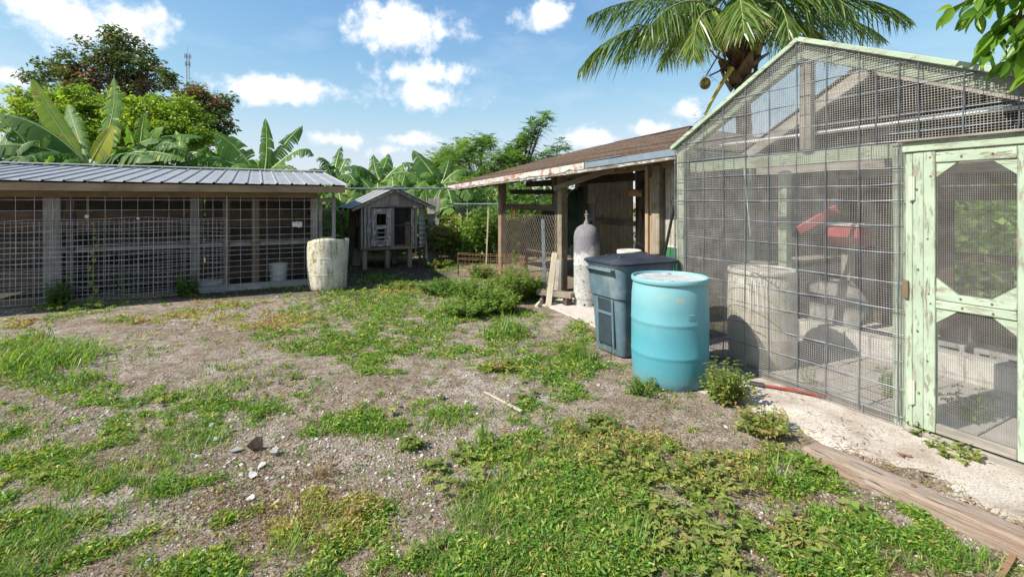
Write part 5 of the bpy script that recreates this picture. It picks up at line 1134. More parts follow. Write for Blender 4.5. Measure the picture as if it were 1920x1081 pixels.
# -------- broadleaf trees: limbs to each lobe, twigs to each clump, leaves through the clump
def tree(name, lab, base, lobes, ncl, nleaf, ln, wd, mat, seed, r0=.18, style='leaf', clump=.55, tints=(.15,.75), patch=None, grp=None, fork=.35, cat='tree', holes=.0):
    r = np.random.default_rng(seed); base = np.array(base, float); T = thing(name, lab, cat, tuple(base), grp)
    cen = np.array([l[0] for l in lobes], float); rad = np.array([l[1] for l in lobes], float)
    top = cen.mean(0); hub = base+(top-base)*fork; hub[2] = base[2]+(cen[:,2].min()-base[2])*.75
    m = MB(); m.tube([base, base*.5+hub*.5+r.normal(0,.06,3)*[1,1,0], hub], [r0*1.25, r0, r0*.8], 9).build('trunk', BARK, T, smooth=True)
    mb = MB(); CL = []; wgt = rad.prod(1)**.6; wgt = wgt/wgt.sum()
    for k in range(len(lobes)):
        a = hub; c = cen[k]; mid = (a+c)/2+r.normal(0,.18,3)*rad[k].mean()*.5; limb = bez(a, mid+[0,0,.15*rad[k][2]], c+[0,0,.35*rad[k][2]], 7); mb.tube(limb, list(np.linspace(r0*.6, r0*.14, 7)), 6)
        for j in range(max(3, int(ncl*wgt[k]))):
            d = rdir(1, -.75, 1, r)[0]; q = c+d*rad[k]*(r.random()**.42)*(1+.22*r.normal())
            CL.append(q); s = limb[min(6, 2+int(r.random()*5))]; mb.tube(bez(s, (s+q)/2+r.normal(0,.12,3), q, 4), [r0*.16, r0*.10, r0*.06, r0*.03], 4, False)
    mb.build('limbs', BARK, T, smooth=True); CL = np.array(CL); n = len(CL)
    ct = r.uniform(*tints, n)
    if patch is not None:
        for (pc, pr, val) in patch:
            hit = np.linalg.norm((CL-np.array(pc))/pr, axis=1) < 1; ct = np.where(hit & (r.random(n) < .45), val+r.uniform(-.06,.06,n), ct)
    if style == 'leaf':
        idx = np.repeat(np.arange(n), nleaf); P = CL[idx]+rdir(len(idx), -1, 1, r)*(r.random(len(idx))**.45*clump*r.uniform(.6,1.3,n)[idx])[:,None]*np.array([1,1,.7])
        D = rdir(len(idx), -.7, .5, r); U = rdir(len(idx), .1, 1, r); sc = r.uniform(.7,1.3,len(idx)); V, Fq = leaves(P, D, U, ln*sc, wd*sc, .3, .15); tn = np.clip(ct[idx]+r.normal(0,.10,len(idx)), 0, 1)
    else:                                                    # pinnate: sprays of paired leaflets
        m_ = 9; nf = nleaf; idx = np.repeat(np.arange(n), nf); D = rdir(len(idx), -.35, .75, r); B = CL[idx]+D*.04; L_ = clump*r.uniform(.7,1.4,len(idx)); Hs = nrm(np.cross(D, np.array([0,0,1.0])))
        PP, DD, UU, tt, LL = [], [], [], [], []
        for q in range(m_):
            f = (q+1)/m_; c = B+D*(L_*f)[:,None]; c[:,2] -= L_*.30*f*f
            for sd in (-1, 1): PP.append(c); DD.append(sd*Hs+D*.45-np.array([0,0,.30])); UU.append(np.cross(Hs, D)+r.normal(0,.25,D.shape)); tt.append(ct[idx]+r.normal(0,.08,len(idx))); LL.append(ln*(1-.45*abs(2*f-1))*r.uniform(.8,1.2,len(idx)))
        P = np.concatenate(PP); V, Fq = leaves(P, np.concatenate(DD), np.concatenate(UU), np.concatenate(LL), np.concatenate(LL)*wd/ln, .15, .1); tn = np.clip(np.concatenate(tt), 0, 1)
    npmesh('crown', V, Fq, mat, T, tn); return T
def lobe(px, py, Y, rx, ry, rd=None):
    c = at(px, py, Y); k = Y/F_PX; return (tuple(c), (rx*k, (rd or rx)*k, ry*k))
g0 = lambda px, Y: (lambda p: (p.x, p.y, 0))(at(px, 377, Y))
tree('shade_tree', 'tall dark tree with brown leaf patches behind the big banana', g0(215, 24), [lobe(150,140,24,58,48),(lobe(222,112,24,50,58)),lobe(255,160,24.5,52,52),lobe(165,205,23.5,68,55),lobe(110,130,24,26,28),lobe(225,250,24,80,50),lobe(285,130,24,26,36),lobe(212,70,24,24,26),lobe(60,150,24.5,22,12)],
     300, 46, .21, .09, OAK, 21, .30, clump=.46, tints=(.3,.82), patch=[(tuple(at(182,130,24)),(1.0,2,1.0),.93),(tuple(at(160,160,23.6)),(.9,1.6,.8),.95),(tuple(at(240,170,24)),(1.2,2,.6),.93)])
tree('shade_tree', 'second dark tree with reddish patches right of the tall tree', g0(385, 23), [lobe(365,180,23,34,20),lobe(372,212,23,46,36),lobe(395,240,22.6,36,48),lobe(345,250,23,40,52),lobe(415,198,23,16,20),lobe(325,150,23,14,12)], 155, 46, .21, .09, OAK, 22, .24, clump=.44, tints=(.3,.82), patch=[(tuple(at(358,178,23)),(.9,1.6,.5),.95),(tuple(at(395,190,22.8)),(.7,1.4,.6),.92)])
tree('lime_tree', 'bright yellow-green bushy tree behind the upright banana leaf', g0(100, 18.5), [lobe(75,200,18.5,52,34),lobe(125,220,18.5,60,40),lobe(60,235,18.2,46,36),lobe(150,190,18.8,34,26),lobe(165,250,18.4,60,36)], 170, 90, .15, .075, LIME, 23, .16, clump=.42, tints=(.3,.9))
tree('lime_tree', 'bright green bushy tree in front of the dark trees', g0(285, 19), [lobe(250,208,19,50,28),lobe(315,205,19,44,24),lobe(285,240,18.8,74,38),lobe(345,228,19,36,36),lobe(230,250,19,46,30),lobe(360,262,18.6,34,30)], 190, 90, .15, .075, LIME, 24, .16, clump=.42, tints=(.25,.8))
tree('fern_tree', 'feathery green tree just left of the shed roof', g0(905, 19.5), [lobe(905,272,19.5,36,26),lobe(870,300,19.5,44,30),lobe(930,310,19,44,34),lobe(900,340,19,60,24)], 120, 9, .12, .045, MOR, 25, .12, 'pin', clump=.50, tints=(.3,.8))
tree('fern_tree', 'feathery tree with a long plume leaning to the right', g0(965, 20.5), [lobe(962,300,20.5,36,26),lobe(978,272,20.5,22,18),lobe(992,250,20.5,15,15),lobe(1006,235,20.5,14,12),lobe(1020,222,20.5,11,9),lobe(950,335,20,44,24)], 125, 9, .12, .045, MOR, 26, .11, 'pin', clump=.44, tints=(.2,.65))
tree('fern_tree', 'small feathery treetop rising above the shed roof', g0(1046, 22), [lobe(1046,276,22,15,14),lobe(1040,300,22,26,16),lobe(1015,315,22,30,16)], 50, 9, .12, .045, MOR, 27, .09, 'pin', clump=.42, tints=(.2,.6))
tree('fern_tree', 'light green feathery tree behind the slanting banana leaf', g0(835, 22), [lobe(835,292,22,30,16),lobe(815,312,22,30,18),lobe(860,270,22,18,14),lobe(850,320,22,50,24)], 80, 9, .12, .045, MOR, 28, .1, 'pin', clump=.46, tints=(.45,.95))
# bushes along the far fence and by the shed
for k, (px, Y, w, top, lab, mt, tn) in enumerate([(905,12.2,40,388,'leafy light green bush in front of the far fence',WEED,(.35,.75)),(850,12.6,40,400,'straggly brown-green bush beside the far fence boards',OLIVE,(.2,1.0)),(938,13.4,30,372,'green bush behind the far post of the shed',WEED,(.3,.8)),(985,13.8,40,350,'green bush seen through the far bay of the shed',WEED,(.2,.7)),(1035,14.2,36,360,'bush seen between the two shed posts',WEED,(.2,.7))]):
    c = g0(px, Y); zt = at(px, top, Y).z; rx = w*Y/F_PX
    tree('garden_bush', lab, c, [((c[0], c[1], zt*.62),(rx,rx,zt*.36)),((c[0]+rx*.5,c[1]+.1,zt*.4),(rx*.7,rx*.7,zt*.32)),((c[0]-rx*.6,c[1],zt*.34),(rx*.7,rx*.7,zt*.28))], 60, 42, .10, .055, mt, 40+k, .035, clump=.26, tints=tn, cat='bush', fork=.25)
# hedge-like growth behind everything, as one mass
def thicket(name, lab, runs, n, ln, wd, mat, seed, tints=(.1,.7)):
    r = np.random.default_rng(seed); P = []; tt = []
    for (xa, xb, Y, top) in runs:
        m = int(n*abs(xb-xa)/400*Y/20); a = at(xa, 377, Y); b = at(xb, 377, Y); f = r.random(m); nc = 26; cz = r.uniform(.55,1.0,nc); ci = np.minimum((f*nc).astype(int), nc-1)
        q = np.array(a)[None]*(1-f[:,None])+np.array(b)[None]*f[:,None]; H = (CAMH+(377-top)/F_PX*Y)*(cz[ci]*.45+.55*np.abs(np.sin(f*9+Y))**.3); q[:,2] = r.random(m)**.75*H
        q[:,:2] += r.normal(0, .9, (m,2)); P.append(q); tt.append(np.clip(r.uniform(*tints,nc)[ci]*.5+.5*r.uniform(*tints,m), 0, 1))
    P = np.concatenate(P); tt = np.concatenate(tt); V, Fq = leaves(P, rdir(len(P), -.8, .4, r), rdir(len(P), .0, 1, r), ln*r.uniform(.7,1.4,len(P)), wd*r.uniform(.7,1.4,len(P)), .25, .15)
    o = npmesh(name, V, Fq, mat, None, tt, kind='stuff'); tag(o, lab, 'undergrowth')
thicket('undergrowth', 'tangled green undergrowth massed behind coop, hutch and shed', [(-500,200,17,300),(150,420,17,290),(380,640,18,318),(600,880,18,335),(820,1100,17,330),(560,860,15.5,372),(780,1080,15,362),(-300,150,15,320)], 9000, .24, .12, WEED, 51, (.05,.65))
thicket('undergrowth', 'green thicket beyond the rear of the wire cage', [(1500,2100,9.5,300),(1700,2500,8.2,330)], 9000, .16, .08, WEED, 52, (.2,.9))
# -------- coconut palm
FROND = leafmat('palm_frond', [(0,(.045,.075,.022)),(.35,(.085,.155,.035)),(.65,(.17,.26,.06)),(.85,(.38,.38,.13)),(1,(.28,.22,.12))], .38, .32)
def palm():
    Y = 14.5; crown = at(1386, 58, Y); foot = at(1404, 377, Y); foot.z = 0; T = thing('coconut_palm', 'coconut palm with drooping fronds and nuts rising behind the wire cage', 'palm', foot)
    pts = [foot, foot.lerp(crown, .45)+Vector((.05,0,0)), foot.lerp(crown, .78), crown-Vector((0,0,.35)), crown]; m = MB(); P = [Vector(p) for p in bez(pts[0], pts[1], pts[4], 30)]; m.tube(P, [(.30 if k == 0 else .215)+.012*(k % 2) for k in range(30)], 14); m.build('trunk', BARK, T, smooth=False)
    r = np.random.default_rng(61); fib = simple('palm_fibre', (.17,.095,.055), .95, 0, .35, 12, .6, .15); boot = simple('palm_boot', (.27,.19,.12), .85, 0, .3, 8, .5, .2, dirt=(.09,.055,.035), dirt_at=(.48,.6), dscale=4)
    for k in range(26):                                       # old leaf bases round the head of the trunk
        a = k*2.4; z0 = -1.75+.062*k; c = crown+Vector((0,0,z0)); e = Vector((math.cos(a), math.sin(a), 0)); w = r.uniform(.15,.24); out = .30+.022*k; tp = c+e*(out+r.uniform(.12,.30))+Vector((0,0,r.uniform(.25,.55)))
        s = Vector((-math.sin(a), math.cos(a), 0)); m = MB(); m.add([c+e*.2-s*w-Vector((0,0,.1)), c+e*.2+s*w-Vector((0,0,.1)), c+e*(out+.05)+s*w*.7+Vector((0,0,.2)), c+e*(out+.05)-s*w*.7+Vector((0,0,.2)), tp+s*w*.25, tp-s*w*.25], [(0,1,2,3),(3,2,4,5)]); m.build('leaf_base', boot if k % 3 else fib, T, thick=.03)
    for k in range(16):                                        # loose fibre straps hanging
        a = r.uniform(0,6.28); e = Vector((math.cos(a), math.sin(a), 0)); s = Vector((-e.y, e.x, 0)); c = crown+Vector((0,0,r.uniform(-.9,.0)))+e*.45; L = r.uniform(.4,.9); m = MB(); m.add([c-s*.04, c+s*.04, c+e*.15+s*.06-Vector((0,0,L*.5)), c+e*.15-s*.06-Vector((0,0,L*.5)), c+e*.08-Vector((0,0,L))], [(0,1,2,3),(3,2,4)]); m.build('sheath_strip', boot, T, thick=.008)
    fr = [(1088,128,1165,8,0,.5),(1105,30,1230,-40,-1,.45),(1160,105,1245,-10,2,.4),(1130,-60,1270,-90,1,.5),(1704,36,1560,-55,0,.45),(1655,70,1540,-20,2,.35),(1700,-60,1540,-110,-1.,.5),(1560,-170,1470,-120,0,.5),(1400,-230,1392,-80,1,.55),(1240,-190,1310,-90,0,.5),(1300,105,1300,-30,-2.6,.75),(1480,75,1470,-60,-2.8,.45),(1395,60,1385,-60,-3.4,.65),
          (1560,110,1490,-20,3,.35),(1240,120,1300,-10,3,.4),(1335,-200,1360,-80,-2,.5),(1480,-200,1430,-90,-2,.5),(1600,20,1500,-70,-2,.42),(1210,60,1290,-50,-2,.55)]
    for k, (tx, ty, cx, cy, dY, tint) in enumerate(fr):
        B = crown+Vector((r.uniform(-.08,.08), r.uniform(-.08,.08), r.uniform(-.1,.25))); n = 58; P = bez(B, at(cx, cy, Y+dY*.4), at(tx, ty, Y+dY), n); D = nrm(np.gradient(P, axis=0)); S = nrm(np.cross(D, np.array([0,0,1.0]))); t = np.linspace(0,1,n); keep = t > .16
        PP, DD, LL = [], [], []; drp = r.uniform(.25,.75)
        for sd in (-1, 1):
            for rep in (0, .5):
                q = P[keep]+rep*np.gradient(P, axis=0)[keep]; tt = t[keep]; PP.append(q); d = sd*S[keep]*.62+D[keep]*(.35+.45*tt[:,None])-np.array([0,0,1.0])*(drp+.45*r.random((keep.sum(),1))); DD.append(d+r.normal(0,.15,d.shape)); LL.append(1.25*np.sin(np.pi*(.18+.80*tt))**.6*r.uniform(.8,1.1,len(tt)))
        P2 = np.concatenate(PP); D2 = nrm(np.concatenate(DD)); L2 = np.concatenate(LL); N_ = len(P2); W2 = .040*np.ones(N_); S2 = nrm(np.cross(D2, rdir(N_, -.3, .3, r))); rows = []
        for f, w in ((0,.7),(.35,1.0),(.72,.7),(1,.08)):
            c = P2+D2*(L2*f)[:,None]; c[:,2] -= L2*.34*f*f; rows += [c-S2*(W2*w/2)[:,None], c+S2*(W2*w/2)[:,None]]
        V = np.stack(rows,1).reshape(-1,3); b = np.arange(N_)*8; Fq = np.concatenate([np.stack([b+2*j, b+2*j+1, b+2*j+3, b+2*j+2],1) for j in range(3)]); base_t = np.clip(tint-.18+r.normal(0,.14,N_), 0, 1); tn = np.concatenate([base_t, np.clip(base_t+.03,0,1), np.clip(base_t+np.where(r.random(N_) < .35, .35, .08), 0, 1)])
        L = npmesh('frond', V, Fq, FROND, T, tn); MB().tube([tuple(p) for p in P[::3]], [max(.008, .045*(1-j/20)) for j in range(len(P[::3]))], 5).build('rachis', simple('palm_rachis', (.30,.31,.10), .5, 0, .2, 6, .1), L, smooth=True)
    for k, (px, py, dy, rr) in enumerate(((1418,90,-.6,.17),(1322,156,-.5,.155),(1408,52,-.5,.15),(1372,66,-.6,.14))):
        p = at(px, py, Y+dy); m = MB(); m.lathe([(rr*math.sin(a)*(1+.05*math.cos(a)), -1.15*rr*math.cos(a)) for a in np.linspace(0.02, 3.12, 12)], p, 16); C = m.build('coconut', simple('coconut_husk', (.25,.22,.05), .5, 0, .3, 6, .1, .4, dirt=(.17,.09,.03), dirt_at=(.5,.62), dscale=7), T, smooth=True); MB().tube([p+Vector((0,0,rr*1.1)), (p+crown)/2+Vector((0,0,.25)), crown], [.02,.025,.04], 5).build('stalk', STEM, C, smooth=True)
    yel = simple('yellow_stalk', (.55,.45,.06), .5, 0, .2, 8, .1); a = at(1372,128,Y-.4); b = at(1322,215,Y-.9); m = MB(); m.tube(bez(a, at(1345,165,Y-.8), b, 9), list(np.linspace(.075,.035,9)), 7).build('spent_frond_stalk', yel, T, smooth=True)
    P = bez(b, at(1316,222,Y-.9), at(1306,232,Y-.9), 5); q = np.repeat(np.array([b]), 34, 0)+r.normal(0,.12,(34,3)); V, Fq = blades(q, r.uniform(0,6.28,34), r.uniform(.3,.6,34), np.full(34,.03), r.uniform(.5,1.1,34), .2); npmesh('stalk_leaflets', V, Fq, FROND, T, r.uniform(.1,.6,len(Fq)), kind='stuff')
    q = np.repeat(np.array([at(1330,142,Y-.4)]), 40, 0)+r.normal(0,.10,(40,3)); V, Fq = blades(q, r.uniform(0,6.28,40), r.uniform(.3,.7,40), np.full(40,.012), r.uniform(.2,1.0,40), .1); npmesh('flower_spray', V, Fq, DRY, T, r.uniform(0,.6,len(Fq)), kind='stuff'); MB().tube([at(1330,142,Y-.4), at(1350,132,Y-.3), crown-Vector((0,0,.5))], [.02,.03,.04], 5).build('flower_stalk', BARK, T)
palm()
# -------- broadleaf branch over the cage, top right
def overhang():
    base = Vector((4.4, -.55, 0)); T = thing('garden_tree', 'glossy broadleaf tree whose branch hangs in at the top right corner', 'tree', base); r = np.random.default_rng(71); fork = base+Vector((-.1,.15,2.6))
    MB().tube([base, base.lerp(fork,.5)+Vector((.04,.02,0)), fork, fork+Vector((.15,-.1,1.2))], [.12,.10,.085,.04], 9).build('trunk', BARK, T, smooth=True)
    tips = [(1790,12,2.75),(1835,18,2.7),(1870,60,2.65),(1850,95,2.7),(1895,110,2.6),(1905,30,2.6),(1930,70,2.55),(1850,-10,2.8),(1945,130,2.5),(1960,20,2.6),(1915,-20,2.7),(1990,90,2.5)]
    mb = MB(); P, D, U, LN, TN = [], [], [], [], []; start = at(2030, -20, 2.45); mb.tube([fork, start], [.05,.028], 6)
    for (px, py, Y) in tips:
        e = np.array(at(px, py, Y)); tw = bez(start, (np.array(start)+e)/2+[0,0,.12], e, 10); mb.tube(tw, list(np.linspace(.016,.004,10)), 5)
        for k in range(4, 10):
            for j in range(3 if k < 9 else 6):
                d = nrm((tw[k]-tw[k-1])[None])[0]*.7+rdir(1,-.5,.4,r)[0]*.9+np.array([0,0,-.25]); P.append(tw[k]); D.append(d); U.append(rdir(1,.4,1,r)[0]); LN.append(r.uniform(.085,.14)); TN.append(r.uniform(.15,.95))
    mb.build('branches', BARK, T, smooth=True)
    for i in range(len(P)):                                   # every leaf is large enough to see: its own piece
        a = np.array(P[i]); d = nrm(np.array(D[i])[None])[0]; s = nrm(np.cross(d, U[i])[None])[0]; u = np.cross(s, d); L = LN[i]; w = L*.42; V = []; n = 6
        for q in range(n+1):
            f = q/n; c = a+d*L*(.12+f)-np.array([0,0,1])*L*.22*f*f; ww = w*max(.02, math.sin(math.pi*min(1, f*.97+.02))**.8)*.5; V += [c+s*ww+u*ww*.35, c, c-s*ww+u*ww*.35]
        Fq = np.array([x for q in range(n) for x in ((3*q,3*q+1,3*q+4,3*q+3),(3*q+1,3*q+2,3*q+5,3*q+4))]); npmesh('leaf', np.array(V), Fq, BROADL, T, np.full(len(Fq), TN[i]), smooth=True)
overhang()
# ------------------------------------------------------------------ ground cover
COVER = leafmat('ground_cover_leaf', [(0,(.050,.115,.020)),(.30,(.115,.245,.034)),(.6,(.24,.365,.052)),(.8,(.42,.42,.08)),(.90,(.44,.33,.17)),(1,(.26,.16,.09))], .34, .5)
BLADE = leafmat('grass_blade', [(0,(.065,.135,.024)),(.5,(.135,.26,.035)),(.8,(.26,.36,.06)),(1,(.45,.36,.17))], .38, .45)
KEEP_OUT = [(DRC[0], DRC[1], .29)]
def free(x, y):
    ok = np.ones(len(x), bool)
    for cx, cy, r in KEEP_OUT: ok &= (x-cx)**2+(y-cy)**2 > r*r
    ok &= ~((x > 2.88) & (x < 3.05) & (y < 1.75))               # the timber
    ok &= ~((x > 3.70) & (y < 3.9)); ok &= ~((x > 3.0) & (x < 3.75) & (y > 3.56) & (y < 4.15)); ok &= ~((x > 4.6) & (y > 4) & (y < 10)); ok &= ~((y > 9.7) & (x < 1.1)); return ok
def scatter(n, ylo=492, yhi=1240, rng=RNG, xlo=-260, xhi=2180):
    px = rng.uniform(xlo, xhi, n); py = rng.uniform(ylo, yhi, n); Y = CAMH*F_PX/(py-HZP); X = (px-CXP)/F_PX*Y
    x = X*RT.x+Y*FW.x; y = X*RT.y+Y*FW.y; k = free(x, y); return px[k], py[k], x[k], y[k], Y[k]
def cover():
    px, py, x, y, Y = scatter(300000)
    n1 = fbm(x*1.7+50, y*1.7+20, 31, 4); n2 = fbm(x*7+5, y*7+9, 37, 3); g = field(px, py, GREEN); b = field(px, py, BARE)
    s = np.clip(g+.30, -.5, 1.8)*np.where(px < 620, .45, .58)-np.where((px < 560) & (py > 640), .06, 0)+(n1-.47)*2.7+(n2-.44)*3.6-.12-np.clip(b+.4, 0, 1)*.6+.75*np.clip(field(px, py, BROWN), 0, 1)
    sand = np.clip((x-3.03)*4, 0, 1)*(y < 3.2); s -= sand*1.2
    p = np.clip(s*.75, 0, .85); keep = RNG.random(len(x)) < np.maximum(p, .022)*np.where(py > 1081, .5, 1)
    px, py, x, y, Y, s = px[keep], py[keep], x[keep], y[keep], Y[keep], s[keep]; n = len(x); k = 6
    yl = np.clip(field(px, py, YELLOW)+.3, 0, 1); br = np.clip(field(px, py, BROWN)+.25, 0, 1); nn = np.clip((fbm(x*5.5, y*5.5, 77, 3)-.44)*3.2+.5, 0, 1); n5 = np.clip((fbm(x*1.6+3, y*1.6, 79, 3)-.44)*3+.5, 0, 1)
    q = RNG.random(n); pb = .06+.80*br*(.35+.65*nn)+.10*yl*nn; py_ = pb+.05+.22*yl*n5+.08*nn; pg = py_+.25
    base = np.where(q < pb, RNG.uniform(.88, 1.0, n), np.where(q < py_, RNG.uniform(.70, .84, n), np.where(q < pg, RNG.uniform(.48, .66, n), RNG.uniform(.08, .45, n))))
    idx = np.repeat(np.arange(n), k); P = np.stack([x, y, gz(x, y)], 1)[idx]; hgt = (.006+.036*np.clip(s, 0, 1.2)*RNG.random(n))[idx]; spread = (.008+.0035*Y)[idx]
    P[:,0] += RNG.normal(0, 1, n*k)*spread*.8; P[:,1] += RNG.normal(0, 1, n*k)*spread*.8; P[:,2] += hgt*RNG.random(n*k)+.002
    D = rdir(n*k, .0, .75); U = rdir(n*k, .3, 1); ln = (.014+.0042*Y[idx])*RNG.uniform(.6,1.4,n*k)*(.8+.4*np.clip(s[idx],0,1)); wd = ln*RNG.uniform(.17,.36,n*k)
    V, Fq = leaves(P, D, U, ln, wd, .25, .1); tn = np.clip(base[idx]+RNG.normal(0,.05,n*k), 0, 1)
    o = npmesh('creeping_weeds', V, Fq, COVER, None, tn, kind='stuff'); tag(o, 'low creeping green weeds in patches over the soil', 'weeds'); print('cover', n*k)
    # grass blades
    px, py, x, y, Y = scatter(60000); g = field(px, py, GREEN); n1 = fbm(x*2.2+90, y*2.2+40, 131, 4); s = np.clip(g+.25, 0, 1)*.5+(n1-.53)*3.2
    s = np.where((px < 230) & (py > 625) & (py < 705), s+.9*np.clip(field(px, py, [(85,662,125,40,1)])+.2, 0, 1), s); s += .9*np.clip(field(px, py, [(870,570,120,38,1),(950,620,60,32,1),(1070,650,60,40,1)])+.1, 0, 1)
    s -= np.clip((x-3.0)*4, 0, 1)*2; keep = RNG.random(len(x)) < np.clip(s, 0, 1); x, y, Y, px, py = x[keep], y[keep], Y[keep], px[keep], py[keep]; n = len(x); k = 5; idx = np.repeat(np.arange(n), k)
    P = np.stack([x, y, gz(x, y)-.004], 1)[idx]; P[:,:2] += RNG.normal(0, .012, (n*k,2)); tall = 1+1.5*np.clip(field(px, py, [(85,655,120,34,1),(870,565,120,38,1)])+.2, 0, 1)[idx]
    V, Fq = blades(P, RNG.uniform(0,6.28,n*k), RNG.uniform(.02,.08,n*k)*tall, (.0022+.0010*Y[idx])*RNG.uniform(.8,1.3,n*k), RNG.uniform(.15,.9,n*k)); t = np.clip(np.tile(np.where(RNG.random(n) < .18, RNG.uniform(.85,1,n), RNG.uniform(.1,.75,n))[idx]+RNG.normal(0,.06,n*k), 3), 0, 1)
    o = npmesh('grass', V, Fq, BLADE, None, t, kind='stuff'); tag(o, 'short grass blades growing among the creeping weeds', 'grass'); print('grass', n*k)
    # straw, dead stalks
    px, py, x, y, Y = scatter(130000); n1 = fbm(x*1.3, y*1.3, 231, 3); keep = RNG.random(len(x)) < np.clip((n1-.36)*2.2+.6*np.clip(field(px, py, BROWN)+.3, 0, 1), 0, 1)*np.where(x > 3.03, .6, 1); x, y, Y = x[keep], y[keep], Y[keep]; n = len(x)
    P = np.stack([x, y, gz(x, y)+RNG.uniform(.002,.012,n)+np.where((x > 3.03) & (y < 3.2), .022, 0)], 1); V, Fq = leaves(P, rdir(n, -.05, .12), rdir(n, .5, 1), RNG.uniform(.02,.06,n)*(1+.06*Y), (.0022+.0007*Y)*RNG.uniform(.6,1.4,n), .3, 0)
    o = npmesh('straw', V, Fq, DRY, None, RNG.random(n)**1.3, kind='stuff'); tag(o, 'dry straw and dead stalks strewn over the soil', 'straw')
cover()
def rosettes():
    px, py, x, y, Y = scatter(9000, 700); g = field(px, py, GREEN); n1 = fbm(x*2+15, y*2+60, 431, 3); keep = RNG.random(len(x)) < np.clip(g*.15+(n1-.53)*2.0, 0, .5)*(x < 2.9); x, y, Y = x[keep], y[keep], Y[keep]; n = len(x); k = 9; idx = np.repeat(np.arange(n), k)
    P = np.stack([x, y, gz(x, y)+RNG.uniform(.012,.045,n)], 1)[idx]; a = np.tile(np.arange(k)*2.4, n)+RNG.random(n)[idx]*6; el = RNG.uniform(.0,.55,n*k); D = np.stack([np.cos(a)*np.cos(el), np.sin(a)*np.cos(el), np.sin(el)], 1); ln = RNG.uniform(.022,.05,n)[idx]*RNG.uniform(.7,1.2,n*k)
    V, Fq = leaves(P, D, np.array([[0,0,1.0]])+RNG.normal(0,.2,(n*k,3)), ln, ln*.46, .3, .2); o = npmesh('broadleaf_weeds', V, Fq, OLIVE, None, np.clip(RNG.uniform(.25,.8,n)[idx]+RNG.normal(0,.06,n*k), 0, 1), kind='stuff'); tag(o, 'small olive broadleaf rosettes scattered through the creeping weeds', 'weeds'); print('rosettes', n)
rosettes()
def gravel():
    px, py, x, y, Y = scatter(60000); n1 = fbm(x*1.1+8, y*1.1+3, 301, 3); g = np.clip(field(px, py, GREEN), 0, 1)
    lim = np.clip(field(px, py, [(560,830,330,150,1),(250,760,260,70,1),(420,900,300,120,1),(1620,1010,280,70,1)])+.3, 0, 1)
    keep = RNG.random(len(x)) < np.clip(.22+.6*lim+(n1-.45)*1.3-.4*g, .02, 1); x, y, Y = x[keep], y[keep], Y[keep]; n = len(x)
    sz = .0035+.0016*Y*RNG.random(n)+.013*RNG.random(n)**7; base = np.array([(1,0,0),(-1,0,0),(0,1,0),(0,-1,0),(0,0,1),(0,0,-1),(.6,.6,.5),(-.6,-.5,.6)], float)[:6]
    fc = np.array([(0,2,4),(2,1,4),(1,3,4),(3,0,4),(2,0,5),(1,2,5),(3,1,5),(0,3,5)])
    a = RNG.uniform(0,6.28,n); sc = np.stack([RNG.uniform(.8,1.5,n), RNG.uniform(.7,1.2,n), RNG.uniform(.4,.85,n)],1)*sz[:,None]; v = base[None]*sc[:,None]*RNG.uniform(.7,1.2,(n,6,1))
    c, s = np.cos(a)[:,None], np.sin(a)[:,None]; vx = v[...,0]*c-v[...,1]*s; vy = v[...,0]*s+v[...,1]*c; V = np.stack([vx+x[:,None], vy+y[:,None], v[...,2]+(gz(x,y)+sz*.08)[:,None]],-1).reshape(-1,3); Fq = (fc[None]+(np.arange(n)*6)[:,None,None]).reshape(-1,3)
    g_ = NG('gravel_stone'); at_ = g_.N('ShaderNodeAttribute'); at_.attribute_name = 'tint'; g_.col(g_.ramp(at_.outputs['Fac'], [(0,(.20,.16,.125)),(.45,(.36,.315,.27)),(.8,(.50,.465,.42)),(1,(.66,.64,.60))])); g_.set(.9,0,.2)
    o = npmesh('gravel', V, Fq, g_.m, None, np.repeat(RNG.random(n)**1.7, 8), kind='stuff'); tag(o, 'pale limestone gravel scattered over the bare soil', 'gravel')
gravel()
def rock(px, py, w, lab, tone, seed, flat=.6):
    p = gnd(px, py); Y = CAMH*F_PX/(py-HZP); R = w/2*Y/F_PX; r = np.random.default_rng(seed); import bmesh
    bm = bmesh.new(); bmesh.ops.create_icosphere(bm, subdivisions=2, radius=1)
    ax = r.normal(0,1,(13,3)); ax = nrm(ax); cut = r.uniform(.22,.6,13)
    for v in bm.verts:
        q = np.array(v.co); 
        for a, c in zip(ax, cut):
            d = q@a
            if d > c: q = q-a*(d-c)
        v.co = q*1.5*np.array([R, R*.8, R*flat])
    me = bpy.data.meshes.new('rock'); bm.to_mesh(me); bm.free(); o = bpy.data.objects.new('rock', me); COL.objects.link(o); o.location = (p.x, p.y, R*flat*.55); o.rotation_euler = (0,0,r.uniform(0,6)); me.materials.append(simple('rock_'+tone, {'white':(.66,.64,.59),'grey':(.40,.40,.39),'brown':(.20,.145,.095),'tan':(.55,.46,.35)}[tone], .9, 0, .2, 14, .5, .2)); tag(o, lab, 'rock', 'loose rocks on the yard soil')
